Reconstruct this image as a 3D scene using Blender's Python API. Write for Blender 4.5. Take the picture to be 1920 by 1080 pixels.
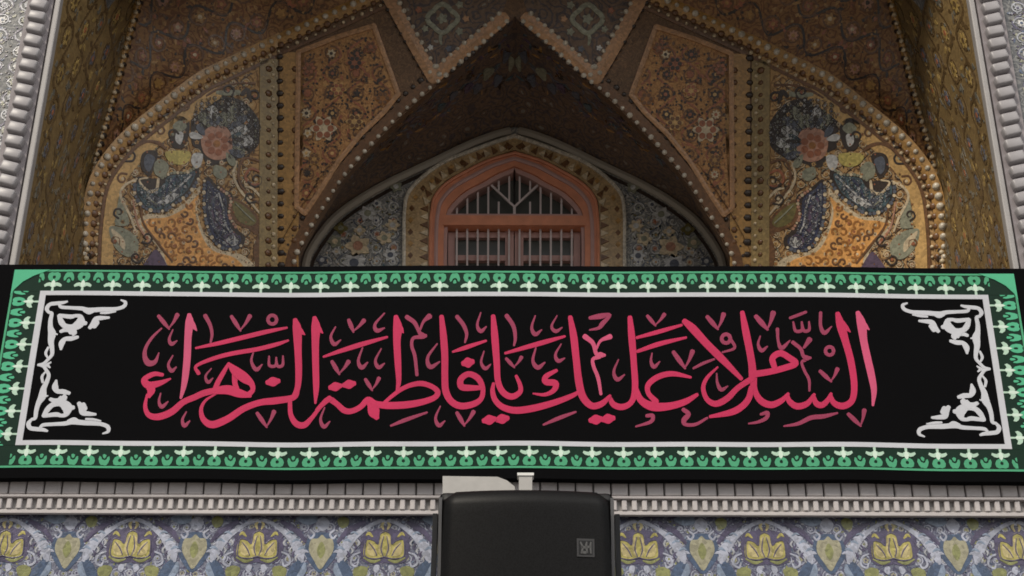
import bpy, bmesh, math, random
from mathutils import Vector, Matrix

random.seed(7)
R = math.radians
scene = bpy.context.scene
for o in list(bpy.data.objects):
    bpy.data.objects.remove(o, do_unlink=True)

# ------------------------------------------------------------------ camera
FPX = 2955.0                      # focal length in photo pixels (1920 wide)
PITCH = R(28.0)
ROLL = 0.0032
CAM = Vector((0, -6.3, 1.6))
cam_d = bpy.data.cameras.new('camera')
cam = bpy.data.objects.new('camera', cam_d)
scene.collection.objects.link(cam)
cam_d.sensor_width = 36.0
cam_d.lens = 36.0 * FPX / 1920.0
cam_d.clip_end = 2000
cam_d.shift_x = -4.0 / 1920.0
cam.location = CAM
CAMR = Matrix.Rotation(math.pi / 2 + PITCH, 3, 'X')
cam.rotation_euler = (CAMR @ Matrix.Rotation(ROLL, 3, 'Z')).to_euler()
scene.camera = cam

# ------------------------------------------------------------------ world, sun, exposure
SUN_EL, SUN_AZ = R(40), R(-36)     # azimuth measured from straight in front of the wall, towards the left
world = bpy.data.worlds.new('World')
scene.world = world
world.use_nodes = True
wn = world.node_tree.nodes
wl = world.node_tree.links
wn.clear()
sky = wn.new('ShaderNodeTexSky')
sky.sky_type = 'NISHITA'
sky.sun_disc = False
sky.sun_elevation = SUN_EL
sky.sun_rotation = math.pi + SUN_AZ
sky.dust_density = 3.0
sky.ozone_density = 0.6
hs = wn.new('ShaderNodeHueSaturation')
hs.inputs['Saturation'].default_value = 0.22
bg = wn.new('ShaderNodeBackground')
bg.inputs['Strength'].default_value = 0.05
wo = wn.new('ShaderNodeOutputWorld')
wl.new(sky.outputs[0], hs.inputs['Color'])
wl.new(hs.outputs[0], bg.inputs[0])
wl.new(bg.outputs[0], wo.inputs[0])

sun_d = bpy.data.lights.new('sun', 'SUN')
sun_d.energy = 1.5
sun_d.angle = R(16)
sun_d.color = (1.0, 0.91, 0.78)
sun = bpy.data.objects.new('sun', sun_d)
scene.collection.objects.link(sun)
sdir = Vector((math.sin(-SUN_AZ) * math.cos(SUN_EL), math.cos(SUN_AZ) * math.cos(SUN_EL), -math.sin(SUN_EL)))
sun.rotation_euler = sdir.to_track_quat('-Z', 'Y').to_euler()
sun.location = (-8, -14, 14)

vs = scene.view_settings
vs.view_transform = 'Standard'
vs.look = 'None'
vs.gamma = 1.0
vs.use_curve_mapping = False
vs.exposure = 0.9
scene.render.film_transparent = False
scene.cycles.filter_width = 1.7

# ------------------------------------------------------------------ pixel helpers
def ray(px, py):
    return CAMR @ Vector(((px - 960) / FPX, (540 - py) / FPX, -1.0))

def un(x, y):
    """photo pixel -> ideal pixel (roll and off-centre taken out)"""
    dx, dy = x - 964.0, y - 540.0
    return 960.0 + dx + dy * ROLL, 540.0 + dy - dx * ROLL

class Plane:
    def __init__(s, o, n):
        s.o = Vector(o)
        s.n = Vector(n).normalized()
        if s.n.dot(CAM - s.o) < 0:
            s.n = -s.n
    def pt(s, px, py, h=0.0):
        d = ray(px, py)
        t = (s.o - CAM).dot(s.n) / d.dot(s.n)
        return CAM + d * t + s.n * h

def vplane(Y):
    return Plane((0, Y, 0), (0, -1, 0))

def at(px, py, Y):
    return vplane(Y).pt(px, py)

def catmull(pts, n=8, closed=False):
    out = []
    P = [Vector(p) for p in pts]
    N = len(P)
    if N < 3 and not closed:
        return [P[0].lerp(P[-1], i / n) for i in range(n + 1)]
    rng = range(N if closed else N - 1)
    for i in rng:
        p1, p2 = P[i % N], P[(i + 1) % N]
        p0 = P[(i - 1) % N] if (closed or i > 0) else p1 * 2 - p2
        p3 = P[(i + 2) % N] if (closed or i + 2 < N) else p2 * 2 - p1
        for k in range(n):
            t = k / n
            out.append(0.5 * ((2 * p1) + (p2 - p0) * t + (2 * p0 - 5 * p1 + 4 * p2 - p3) * t * t
                              + (3 * p1 - p0 - 3 * p2 + p3) * t ** 3))
    if not closed:
        out.append(P[-1].copy())
    return out

# ------------------------------------------------------------------ materials
MATS = {}
def lin(c):
    return tuple((v / 12.92 if v <= 0.04045 else ((v + 0.055) / 1.055) ** 2.4) for v in c)

def rgb(r, g, b):
    return lin((r / 255, g / 255, b / 255)) + (1,)

class NT:
    def __init__(s, name):
        s.m = bpy.data.materials.new(name)
        s.m.use_nodes = True
        s.t = s.m.node_tree
        s.b = s.t.nodes['Principled BSDF']
    def n(s, typ, **kw):
        nd = s.t.nodes.new(typ)
        for k, v in kw.items():
            if k in nd.inputs.keys() if hasattr(nd.inputs, 'keys') else False:
                nd.inputs[k].default_value = v
            else:
                setattr(nd, k, v)
        return nd
    def l(s, a, b):
        s.t.links.new(a, b)
    def mix(s, fac, a, b, blend='MIX'):
        nd = s.t.nodes.new('ShaderNodeMix')
        nd.data_type = 'RGBA'
        nd.blend_type = blend
        for idx, v in ((0, fac), (6, a), (7, b)):
            if hasattr(v, 'default_value') or hasattr(v, 'is_linked'):
                s.l(v, nd.inputs[idx])
            else:
                nd.inputs[idx].default_value = v
        return nd.outputs[2]
    def math(s, op, a, b=0.0, c=None):
        nd = s.t.nodes.new('ShaderNodeMath')
        nd.operation = op
        for i, v in enumerate((a, b, c)):
            if v is None:
                continue
            if hasattr(v, 'is_linked'):
                s.l(v, nd.inputs[i])
            else:
                nd.inputs[i].default_value = v
        return nd.outputs[0]

def tile_mat(name, col, rough=0.29, var=0.24, scale=70.0, bump=0.10, spec=0.5, dirt=0.25):
    """glazed mosaic: small tesserae of slightly different tone, fine joints, uneven wear"""
    if name in MATS:
        return MATS[name]
    t = NT(name)
    tc = t.n('ShaderNodeTexCoord')
    geo = t.n('ShaderNodeNewGeometry')
    v = t.n('ShaderNodeTexVoronoi')
    v.inputs['Scale'].default_value = scale
    t.l(geo.outputs['Position'], v.inputs['Vector'])
    sep = t.n('ShaderNodeSeparateColor')
    t.l(v.outputs['Color'], sep.inputs[0])
    br = t.math('MULTIPLY_ADD', sep.outputs[0], 2 * var, 1 - var)
    nz = t.n('ShaderNodeTexNoise')
    nz.inputs['Scale'].default_value = 7.0
    nz.inputs['Detail'].default_value = 6.0
    t.l(geo.outputs['Position'], nz.inputs['Vector'])
    d = t.math('MULTIPLY_ADD', nz.outputs['Fac'], 2 * dirt, 1 - dirt)
    k = t.math('MULTIPLY', br, d)
    cmb = t.n('ShaderNodeCombineColor')
    for i in range(3):
        t.l(k, cmb.inputs[i])
    c = t.mix(1.0, col, cmb.outputs[0], 'MULTIPLY')
    t.l(c, t.b.inputs['Base Color'])
    e = t.n('ShaderNodeTexVoronoi')
    e.feature = 'DISTANCE_TO_EDGE'
    e.inputs['Scale'].default_value = scale
    t.l(geo.outputs['Position'], e.inputs['Vector'])
    ed = t.math('MINIMUM', t.math('MULTIPLY', e.outputs['Distance'], 8.0), 1.0)
    bp = t.n('ShaderNodeBump')
    bp.inputs['Strength'].default_value = bump
    bp.inputs['Distance'].default_value = 0.004
    t.l(ed, bp.inputs['Height'])
    t.l(bp.outputs[0], t.b.inputs['Normal'])
    r = t.math('MULTIPLY_ADD', nz.outputs['Fac'], 0.3, rough - 0.15)
    t.l(r, t.b.inputs['Roughness'])
    t.b.inputs['Specular IOR Level'].default_value = spec
    MATS[name] = t.m
    return t.m

def arab_mat(name, ground, line, accent, dark, scale=9.0, rough=0.45, spec=0.35):
    """fine arabesque mosaic seen from afar: scroll-like rings, small blossoms and dark specks on a coloured ground"""
    if name in MATS:
        return MATS[name]
    t = NT(name)
    geo = t.n('ShaderNodeNewGeometry')
    nz = t.n('ShaderNodeTexNoise')
    nz.inputs['Scale'].default_value = scale * 0.9
    nz.inputs['Detail'].default_value = 2.0
    t.l(geo.outputs['Position'], nz.inputs['Vector'])
    off = t.n('ShaderNodeVectorMath'); off.operation = 'MULTIPLY_ADD'
    t.l(nz.outputs['Color'], off.inputs[0])
    off.inputs[1].default_value = (0.12, 0.12, 0.12)
    t.l(geo.outputs['Position'], off.inputs[2])
    v = t.n('ShaderNodeTexVoronoi')
    v.inputs['Scale'].default_value = scale
    t.l(off.outputs[0], v.inputs['Vector'])
    rings = t.math('SINE', t.math('MULTIPLY', v.outputs['Distance'], 26.0))
    rmask = t.math('GREATER_THAN', rings, 0.45)
    c = t.mix(rmask, ground, line)
    cen = t.math('LESS_THAN', v.outputs['Distance'], 0.13)
    c = t.mix(cen, c, accent)
    v2 = t.n('ShaderNodeTexVoronoi')
    v2.inputs['Scale'].default_value = scale * 3.6
    t.l(off.outputs[0], v2.inputs['Vector'])
    dm = t.math('LESS_THAN', v2.outputs['Distance'], 0.27)
    c = t.mix(t.math('MULTIPLY', dm, 0.5), c, dark)
    v3 = t.n('ShaderNodeTexVoronoi')
    v3.inputs['Scale'].default_value = 75.0
    t.l(geo.outputs['Position'], v3.inputs['Vector'])
    sep = t.n('ShaderNodeSeparateColor')
    t.l(v3.outputs['Color'], sep.inputs[0])
    n2 = t.n('ShaderNodeTexNoise')
    n2.inputs['Scale'].default_value = 3.5
    n2.inputs['Detail'].default_value = 5.0
    t.l(geo.outputs['Position'], n2.inputs['Vector'])
    k = t.math('MULTIPLY', t.math('MULTIPLY_ADD', sep.outputs[0], 0.36, 0.82), t.math('MULTIPLY_ADD', n2.outputs['Fac'], 0.7, 0.65))
    cmb = t.n('ShaderNodeCombineColor')
    for i in range(3):
        t.l(k, cmb.inputs[i])
    c = t.mix(1.0, c, cmb.outputs[0], 'MULTIPLY')
    t.l(c, t.b.inputs['Base Color'])
    e = t.n('ShaderNodeTexVoronoi')
    e.feature = 'DISTANCE_TO_EDGE'
    e.inputs['Scale'].default_value = 75.0
    t.l(geo.outputs['Position'], e.inputs['Vector'])
    ed = t.math('MINIMUM', t.math('MULTIPLY', e.outputs['Distance'], 8.0), 1.0)
    bp = t.n('ShaderNodeBump')
    bp.inputs['Strength'].default_value = 0.12
    bp.inputs['Distance'].default_value = 0.004
    t.l(ed, bp.inputs['Height'])
    t.l(bp.outputs[0], t.b.inputs['Normal'])
    t.b.inputs['Roughness'].default_value = rough
    t.b.inputs['Specular IOR Level'].default_value = spec
    MATS[name] = t.m
    return t.m

def cloth_mat(name, col, rough=0.85, weave=900.0, bump=0.25, var=0.12, sheen=0.2):
    if name in MATS:
        return MATS[name]
    t = NT(name)
    geo = t.n('ShaderNodeNewGeometry')
    nz = t.n('ShaderNodeTexNoise')
    nz.inputs['Scale'].default_value = 5.0
    nz.inputs['Detail'].default_value = 8.0
    t.l(geo.outputs['Position'], nz.inputs['Vector'])
    k = t.math('MULTIPLY_ADD', nz.outputs['Fac'], 2 * var, 1 - var)
    cmb = t.n('ShaderNodeCombineColor')
    for i in range(3):
        t.l(k, cmb.inputs[i])
    t.l(t.mix(1.0, col, cmb.outputs[0], 'MULTIPLY'), t.b.inputs['Base Color'])
    n2 = t.n('ShaderNodeTexNoise')
    n2.inputs['Scale'].default_value = weave
    t.l(geo.outputs['Position'], n2.inputs['Vector'])
    hh = t.math('ADD', t.math('MULTIPLY', n2.outputs['Fac'], 0.15), nz.outputs['Fac'])
    bp = t.n('ShaderNodeBump')
    bp.inputs['Strength'].default_value = bump
    bp.inputs['Distance'].default_value = 0.01
    t.l(hh, bp.inputs['Height'])
    t.l(bp.outputs[0], t.b.inputs['Normal'])
    t.b.inputs['Roughness'].default_value = rough
    t.b.inputs['Specular IOR Level'].default_value = 0.2
    t.b.inputs['Sheen Weight'].default_value = sheen
    MATS[name] = t.m
    return t.m

def plain_mat(name, col, rough=0.5, spec=0.4, var=0.12, scale=12.0, bump=0.1, metal=0.0):
    if name in MATS:
        return MATS[name]
    t = NT(name)
    geo = t.n('ShaderNodeNewGeometry')
    nz = t.n('ShaderNodeTexNoise')
    nz.inputs['Scale'].default_value = scale
    nz.inputs['Detail'].default_value = 8.0
    t.l(geo.outputs['Position'], nz.inputs['Vector'])
    k = t.math('MULTIPLY_ADD', nz.outputs['Fac'], 2 * var, 1 - var)
    cmb = t.n('ShaderNodeCombineColor')
    for i in range(3):
        t.l(k, cmb.inputs[i])
    t.l(t.mix(1.0, col, cmb.outputs[0], 'MULTIPLY'), t.b.inputs['Base Color'])
    bp = t.n('ShaderNodeBump')
    bp.inputs['Strength'].default_value = bump
    bp.inputs['Distance'].default_value = 0.005
    t.l(nz.outputs['Fac'], bp.inputs['Height'])
    t.l(bp.outputs[0], t.b.inputs['Normal'])
    t.l(t.math('MULTIPLY_ADD', nz.outputs['Fac'], 0.2, rough - 0.1), t.b.inputs['Roughness'])
    t.b.inputs['Specular IOR Level'].default_value = spec
    t.b.inputs['Metallic'].default_value = metal
    MATS[name] = t.m
    return t.m

G = dict(
    gold=tile_mat('gold_tile', (0.58, 0.36, 0.135, 1)),
    ochre=tile_mat('ochre_tile', (0.42, 0.235, 0.075, 1)),
    amber=tile_mat('amber_tile', (0.76, 0.38, 0.115, 1)),
    orange=tile_mat('orange_tile', (0.36, 0.15, 0.035, 1)),
    brown=tile_mat('brown_tile', (0.16, 0.075, 0.03, 1)),
    dark=tile_mat('dark_tile', (0.045, 0.03, 0.022, 1)),
    rust=tile_mat('rust_tile', (0.34, 0.12, 0.055, 1)),
    rose=tile_mat('rose_tile', (0.46, 0.24, 0.16, 1)),
    cream=tile_mat('cream_tile', (0.62, 0.50, 0.33, 1)),
    bone=tile_mat('bone_tile', (0.58, 0.52, 0.42, 1)),
    olive=tile_mat('olive_tile', (0.17, 0.14, 0.045, 1)),
    sage=tile_mat('sage_tile', (0.28, 0.28, 0.20, 1)),
    slate=tile_mat('slate_tile', (0.11, 0.12, 0.15, 1)),
    navy=tile_mat('navy_tile', (0.045, 0.05, 0.10, 1)),
    teal=tile_mat('teal_tile', (0.075, 0.12, 0.14, 1)),
    plum=tile_mat('plum_tile', (0.11, 0.075, 0.12, 1)),
    pearl=tile_mat('pearl_tile', (0.56, 0.55, 0.53, 1)),
    lemon=tile_mat('lemon_tile', (0.55, 0.45, 0.13, 1)),
    # cooler glazes of the lower wall
    w_yellow=tile_mat('yellow_glaze', (0.33, 0.295, 0.085, 1), var=0.3),
    w_straw=tile_mat('straw_glaze', (0.40, 0.34, 0.16, 1), var=0.3),
    w_beige=tile_mat('beige_glaze', (0.29, 0.275, 0.19, 1)),
    w_white=tile_mat('lilac_white_glaze', (0.34, 0.36, 0.44, 1)),
    w_violet=tile_mat('violet_glaze', (0.07, 0.06, 0.115, 1)),
    w_blue=tile_mat('blue_glaze', (0.20, 0.25, 0.34, 1)),
    w_deep=tile_mat('deep_blue_glaze', (0.055, 0.085, 0.15, 1)),
    w_green=tile_mat('green_glaze', (0.20, 0.21, 0.08, 1)),
    w_grey=tile_mat('grey_glaze', (0.33, 0.34, 0.37, 1)),
    marble=plain_mat('pale_marble', (0.48, 0.45, 0.45, 1), 0.45, 0.4, 0.18, 9.0),
    marble_d=plain_mat('grey_marble', (0.33, 0.315, 0.31, 1), 0.5, 0.4, 0.2, 9.0),
    knob=plain_mat('white_glazed_knob', (0.32, 0.305, 0.315, 1), 0.4, 0.5, 0.15, 16.0),
    joint=plain_mat('dark_joint', (0.13, 0.115, 0.11, 1), 0.8, 0.2),
    lilac=plain_mat('lilac_stone', (0.27, 0.245, 0.255, 1), 0.6, 0.3, 0.25, 14.0),
)

# ------------------------------------------------------------------ object helpers
COL = scene.collection
def tag(o, label=None, cat=None, group=None, kind=None):
    if label: o['label'] = label
    if cat: o['category'] = cat
    if group: o['group'] = group
    if kind: o['kind'] = kind
    return o

def thing(name, loc, label, cat, group=None):
    o = bpy.data.objects.new(name, None)
    o.empty_display_size = 0.2
    COL.objects.link(o)
    o.location = loc
    return tag(o, label, cat, group)

def link(name, me, parent=None, world=None):
    o = bpy.data.objects.new(name, me)
    COL.objects.link(o)
    if parent is not None:
        o.parent = parent
        top = parent
        loc = Vector((0, 0, 0))
        while top is not None:
            loc += top.location
            top = top.parent
        o.location = (world or Vector((0, 0, 0))) - loc
    elif world is not None:
        o.location = world
    return o

def mesh_from(name, verts, faces, mats, midx=None, smooth=False, recalc=True):
    me = bpy.data.meshes.new(name)
    me.from_pydata([tuple(v) for v in verts], [], faces)
    for m in (mats if isinstance(mats, (list, tuple)) else [mats]):
        me.materials.append(m)
    if midx:
        me.polygons.foreach_set('material_index', midx)
    if recalc:
        bm = bmesh.new(); bm.from_mesh(me)
        bmesh.ops.recalc_face_normals(bm, faces=bm.faces)
        bm.to_mesh(me); bm.free()
    if smooth:
        me.polygons.foreach_set('use_smooth', [True] * len(me.polygons))
    me.update()
    return me

def recenter(me):
    """move mesh data so that its origin is its centre; return the offset"""
    n = len(me.vertices)
    c = Vector((0, 0, 0))
    for v in me.vertices: c += v.co
    c /= max(n, 1)
    me.transform(Matrix.Translation(-c))
    return c

def prism_vf(pts3_front, pts3_back):
    n = len(pts3_front)
    v = list(pts3_front) + list(pts3_back)
    f = [list(range(n)), list(range(2 * n - 1, n - 1, -1))]
    f += [[i, (i + 1) % n, n + (i + 1) % n, n + i] for i in range(n)]
    return v, f

def inlay(name, parent, mp, pts, h0, h1, mat, smooth=0):
    """a flat shaped piece set on a surface: outline in surface coords, from height h0 to h1"""
    if smooth:
        pts = [(p.x, p.y) for p in catmull([(a, b, 0) for a, b in pts], smooth, True)]
    fr = [mp(x, y, h1) for x, y in pts]
    bk = [mp(x, y, h0) for x, y in pts]
    v, f = prism_vf(fr, bk)
    me = mesh_from(name, v, f, mat)
    c = recenter(me)
    return link(name, me, parent, c)

def ribbon_vf(mp, path, h0, h1, dome=0.0, n=6, rise=0.0, caps=True):
    """path of (x, y, width) in surface coords -> raised ribbon with rounded ends"""
    S = catmull(path, n)
    L, Rr, Cn = [], [], []
    m = len(S)
    rows = []
    for i, p in enumerate(S):
        a = S[max(i - 1, 0)]; b = S[min(i + 1, m - 1)]
        d = Vector((b.x - a.x, b.y - a.y))
        if d.length < 1e-6: d = Vector((1, 0))
        d.normalize()
        nn = Vector((-d.y, d.x))
        w = max(p.z, 1e-5) / 2
        rows.append((p.x, p.y, nn, d, w))
    out = []
    if caps:
        x, y, nn, d, w = rows[0]
        for k in (0.15, 0.6):
            q = math.sqrt(max(0, 1 - (1 - k) ** 2))
            out.append((x - d.x * w * (1 - k), y - d.y * w * (1 - k), nn, w * q))
    for x, y, nn, d, w in rows:
        out.append((x, y, nn, w))
    if caps:
        x, y, nn, d, w = rows[-1]
        for k in (0.6, 0.15):
            q = math.sqrt(max(0, 1 - (1 - k) ** 2))
            out.append((x + d.x * w * (1 - k), y + d.y * w * (1 - k), nn, w * q))
    v, f = [], []
    M = len(out)
    for i, (x, y, nn, w) in enumerate(out):
        h = h1 + rise * i / M
        v += [mp(x + nn.x * w, y + nn.y * w, h0), mp(x + nn.x * w, y + nn.y * w, h), mp(x, y, h + dome),
              mp(x - nn.x * w, y - nn.y * w, h), mp(x - nn.x * w, y - nn.y * w, h0)]
    for i in range(M - 1):
        a, b = 5 * i, 5 * (i + 1)
        for k in range(4):
            f.append([a + k, a + k + 1, b + k + 1, b + k])
    f.append([0, 1, 2, 3, 4])
    e = 5 * (M - 1)
    f.append([e + 4, e + 3, e + 2, e + 1, e])
    return v, f

def ribbon(name, parent, mp, path, h0, h1, mat, dome=0.0, n=6, rise=0.0, caps=True, smooth=False):
    v, f = ribbon_vf(mp, path, h0, h1, dome, n, rise, caps)
    me = mesh_from(name, v, f, mat, smooth=smooth)
    c = recenter(me)
    return link(name, me, parent, c)

def box_me(name, sx, sy, sz, mat, bev=0.0, seg=2):
    bm = bmesh.new()
    bmesh.ops.create_cube(bm, size=1.0)
    bmesh.ops.scale(bm, vec=(sx, sy, sz), verts=bm.verts)
    if bev > 0:
        bmesh.ops.bevel(bm, geom=list(bm.edges), offset=bev, segments=seg, profile=0.5, affect='EDGES')
    me = bpy.data.meshes.new(name)
    bm.to_mesh(me); bm.free()
    me.materials.append(mat)
    return me

def box(name, parent, lo, hi, mat, bev=0.0):
    lo, hi = Vector(lo), Vector(hi)
    s = hi - lo
    return link(name, box_me(name, s.x, s.y, s.z, mat, bev), parent, (lo + hi) / 2)

def dome_me(name, mat, seg=8, rings=3, flat=0.6):
    v, f = [], []
    for r in range(rings):
        a = (math.pi / 2) * r / rings
        for k in range(seg):
            b = 2 * math.pi * k / seg
            v.append((math.cos(a) * math.cos(b), -math.sin(a) * flat, math.cos(a) * math.sin(b)))
    v.append((0, -flat, 0))
    for r in range(rings - 1):
        for k in range(seg):
            f.append([r * seg + k, r * seg + (k + 1) % seg, (r + 1) * seg + (k + 1) % seg, (r + 1) * seg + k])
    top = len(v) - 1
    for k in range(seg):
        f.append([(rings - 1) * seg + k, (rings - 1) * seg + (k + 1) % seg, top])
    f.append(list(range(seg - 1, -1, -1)))
    return mesh_from(name, v, f, mat, smooth=True)

def resample(path, step):
    """equally spaced points along a 2-D polyline"""
    out, acc = [Vector(path[0])], 0.0
    for a, b in zip(path[:-1], path[1:]):
        a, b = Vector(a), Vector(b)
        L = (b - a).length
        if L == 0: continue
        t = step - acc
        while t <= L:
            out.append(a.lerp(b, t / L)); t += step
        acc = (acc + L) % step
    return out

def offset_path(path, d):
    out = []
    for i, p in enumerate(path):
        a = Vector(path[max(i - 1, 0)]); b = Vector(path[min(i + 1, len(path) - 1)])
        t = (b - a)
        if t.length < 1e-9: out.append(tuple(p)); continue
        t.normalize()
        out.append((p[0] - t.y * d, p[1] + t.x * d))
    return out

def inside(poly, x, y):
    c = False
    j = len(poly) - 1
    for i in range(len(poly)):
        xi, yi = poly[i]; xj, yj = poly[j]
        if (yi > y) != (yj > y) and x < (xj - xi) * (y - yi) / (yj - yi) + xi:
            c = not c
        j = i
    return c

class Scroll:
    """collects small inlaid scrolls, leaves and blossoms on one surface into one mesh"""
    def __init__(s, mp, mats, test):
        s.mp, s.mats, s.test = mp, mats, test
        s.v, s.f, s.mi = [], [], []
    def add(s, pts, h0, h1, mi):
        if not all(s.test(x, y) for x, y in pts[::2]):
            return False
        n = len(pts); b = len(s.v)
        s.v += [s.mp(x, y, h1) for x, y in pts] + [s.mp(x, y, h0) for x, y in pts]
        s.f.append([b + i for i in range(n)]); s.mi.append(mi)
        for i in range(n):
            s.f.append([b + i, b + (i + 1) % n, b + n + (i + 1) % n, b + n + i]); s.mi.append(mi)
        return True
    def rosette(s, x, y, r, n, mi, mi2, ph=0.0, h=0.003):
        pts = []
        for k in range(n * 4):
            a = ph + 2 * math.pi * k / (n * 4)
            q = r * (0.78 + 0.22 * math.cos(a * n - ph * n))
            pts.append((x + q * math.cos(a), y + q * math.sin(a)))
        if s.add(pts, 0, h, mi):
            s.add([(x + r * 0.36 * math.cos(k * math.pi / 4), y + r * 0.36 * math.sin(k * math.pi / 4)) for k in range(8)], h * .9, h + 0.0015, mi2)
    def leaf(s, x, y, L, w, a, mi, bend=0.25, h=0.0022):
        up, dn = [], []
        ca, sa = math.cos(a), math.sin(a)
        for k in range(6):
            t = k / 5
            ww = w * math.sin(math.pi * t ** 0.8) / 2
            yy = bend * L * (t - t * t) * 2
            up.append((t * L, yy + ww)); dn.append((t * L, yy - ww))
        pts = up + dn[-2:0:-1]
        s.add([(x + px * ca - py * sa, y + px * sa + py * ca) for px, py in pts], 0, h, mi)
    def line(s, pts, w, mi, h=0.0016):
        m = len(pts)
        for i in range(m - 1):
            (x0, y0), (x1, y1) = pts[i], pts[i + 1]
            dx, dy = x1 - x0, y1 - y0
            L = math.hypot(dx, dy) or 1
            ex, ey = dx / L * w * .2, dy / L * w * .2
            nx, ny = -dy / L * w / 2, dx / L * w / 2
            s.add([(x0 - ex + nx, y0 - ey + ny), (x1 + ex + nx, y1 + ey + ny), (x1 + ex - nx, y1 + ey - ny), (x0 - ex - nx, y0 - ey - ny)], 0, h + (i % 2) * 0.0003, mi)
    def rinceau(s, x0, y0, x1, y1, amp, col, vertical=False, dens=1.0, rng=None):
        """rows of running scrolls: a waving stem, a spiral with a blossom in each bend, leaves and specks"""
        rng = rng or random
        stem, cur, blo, eye, lf, spk = col
        W, H = (y1 - y0, x1 - x0) if vertical else (x1 - x0, y1 - y0)
        P = (lambda a, b: (x0 + b, y0 + a)) if vertical else (lambda a, b: (x0 + a, y0 + b))
        lam = amp * 3.4
        rows = int(H / (2.1 * amp)) + 1
        for r in range(rows):
            yc = (r + 0.5) * 2.1 * amp
            ph = (r % 2) * math.pi
            pts = [P(a, yc + amp * 0.75 * math.sin(2 * math.pi * a / lam + ph)) for a in [i * lam / 14 for i in range(int(W / lam * 14) + 2)]]
            s.line(pts, amp * .17, stem)
            k = 0
            while (k + 0.5) * lam / 2 < W:
                a = (k * 0.5 + 0.25) * lam
                sg = -1 if (math.sin(2 * math.pi * a / lam + ph) > 0) else 1
                ax, ay = a, yc + sg * amp * 0.05
                sp = []
                for i in range(15):
                    th = -sg * math.pi / 2 + 2 * math.pi * 1.25 * i / 14 * (1 if k % 2 else -1)
                    rr = amp * (0.72 - 0.5 * i / 14)
                    sp.append(P(ax + rr * math.cos(th), ay + rr * math.sin(th)))
                s.line(sp, amp * .13, cur, 0.0026)
                cx, cy = P(ax, ay)
                s.rosette(cx, cy, amp * rng.uniform(.34, .46), rng.choice((5, 6, 8)), rng.choice(blo), rng.choice(eye), rng.random(), 0.004)
                for q in range(4):
                    th = rng.uniform(0, 6.28)
                    lx, ly = P(ax + amp * .8 * math.cos(th), ay + amp * .8 * math.sin(th))
                    s.leaf(lx, ly, amp * rng.uniform(.35, .6), amp * rng.uniform(.18, .28), th + rng.uniform(-1, 1), rng.choice(lf), rng.uniform(-.4, .4))
                for q in range(int(5 * dens)):
                    lx, ly = P(ax + rng.uniform(-.9, .9) * amp, yc + rng.uniform(-1, 1) * amp)
                    z = amp * rng.uniform(.07, .14)
                    s.add([(lx - z, ly), (lx, ly - z), (lx + z, ly), (lx, ly + z)], 0, 0.0032, rng.choice(spk))
                k += 1
    def build(s, name, parent):
        me = mesh_from(name, s.v, s.f, s.mats, s.mi, recalc=False)
        # front faces already face the viewer or not: make them consistent
        o = link(name, me, parent)
        o['kind'] = 'stuff'
        return o

def loft_mp(c1, c2, sag=0.0):
    """surface between two curves of equal sample count; returns map(a,b,h) with a,b in 0..1000"""
    n = len(c1) - 1
    def P(s, t):
        s = min(max(s, 0.0), 1.0) * n
        i = min(int(s), n - 1); q = s - i
        a = c1[i].lerp(c1[i + 1], q); b = c2[i].lerp(c2[i + 1], q)
        return a.lerp(b, t)
    def mp(a, b, h=0.0):
        s, t = a / 1000, b / 1000
        p = P(s, t)
        e = 0.004
        du = P(min(s + e, 1), t) - P(max(s - e, 0), t)
        dv = P(s, min(t + e, 1)) - P(s, max(t - e, 0))
        nn = du.cross(dv)
        if nn.length < 1e-9: nn = Vector((0, -1, 0))
        nn.normalize()
        if nn.dot(CAM - p) < 0: nn = -nn
        if sag:
            n2 = Vector((nn.x * (1 - min(max(s, 0), 1) ** 5), nn.y, nn.z))
            p = p - n2 * sag * math.sin(math.pi * min(max(t, 0), 1))
        return p + nn * h
    return mp

def metric_mp(mp, L):
    cache = {}
    def wid(x):
        k = int(min(max(x / L, 0), 1) * 200)
        if k not in cache: cache[k] = max((mp(k * 5, 1000) - mp(k * 5, 0)).length, 0.01)
        return cache[k]
    return (lambda x, y, h=0.0: mp(1000 * x / L, 1000 * y / wid(x), h)), wid

def loft_mesh(name, parent, mp, nu, nv, mat, thick=0.12, u0=0.0):
    v, f = [], []
    for lay, h in ((0, 0.0), (1, -thick)):
        for i in range(nu + 1):
            for j in range(nv + 1):
                v.append(mp(1000 * (u0 + (1 - u0) * i / nu), 1000 * j / nv, h))
    N = (nu + 1) * (nv + 1)
    for lay in (0, N):
        for i in range(nu):
            for j in range(nv):
                a = lay + i * (nv + 1) + j
                f.append([a, a + 1, a + nv + 2, a + nv + 1])
    me = mesh_from(name, v, f, mat, smooth=True, recalc=False)
    return link(name, me, parent)

# ------------------------------------------------------------------ curves of the vault (half width from the axis, photo row)
def half(c, n=8):
    return [(p.x, p.y) for p in catmull([(a, b, 0) for a, b in c], n)]

A_C = half([(805, 600), (805, 500), (800, 410), (784, 335), (734, 265), (657, 200), (592, 150), (551, 129), (447, 78), (334, 27), (275, 0), (130, -66), (0, -125)])
C_C = half([(418, 600), (415, 540), (408, 490), (395, 460), (373, 420), (350, 384), (328, 349), (302, 315), (275, 285), (244, 251), (203, 210), (164, 175), (124, 143), (74, 98), (17, 48), (0, 30)])
D_C = half([(404, 600), (402, 530), (396, 487), (389, 467), (370, 437), (342, 404), (296, 370), (240, 338), (172, 306), (93, 268), (40, 248), (0, 238)])

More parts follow.
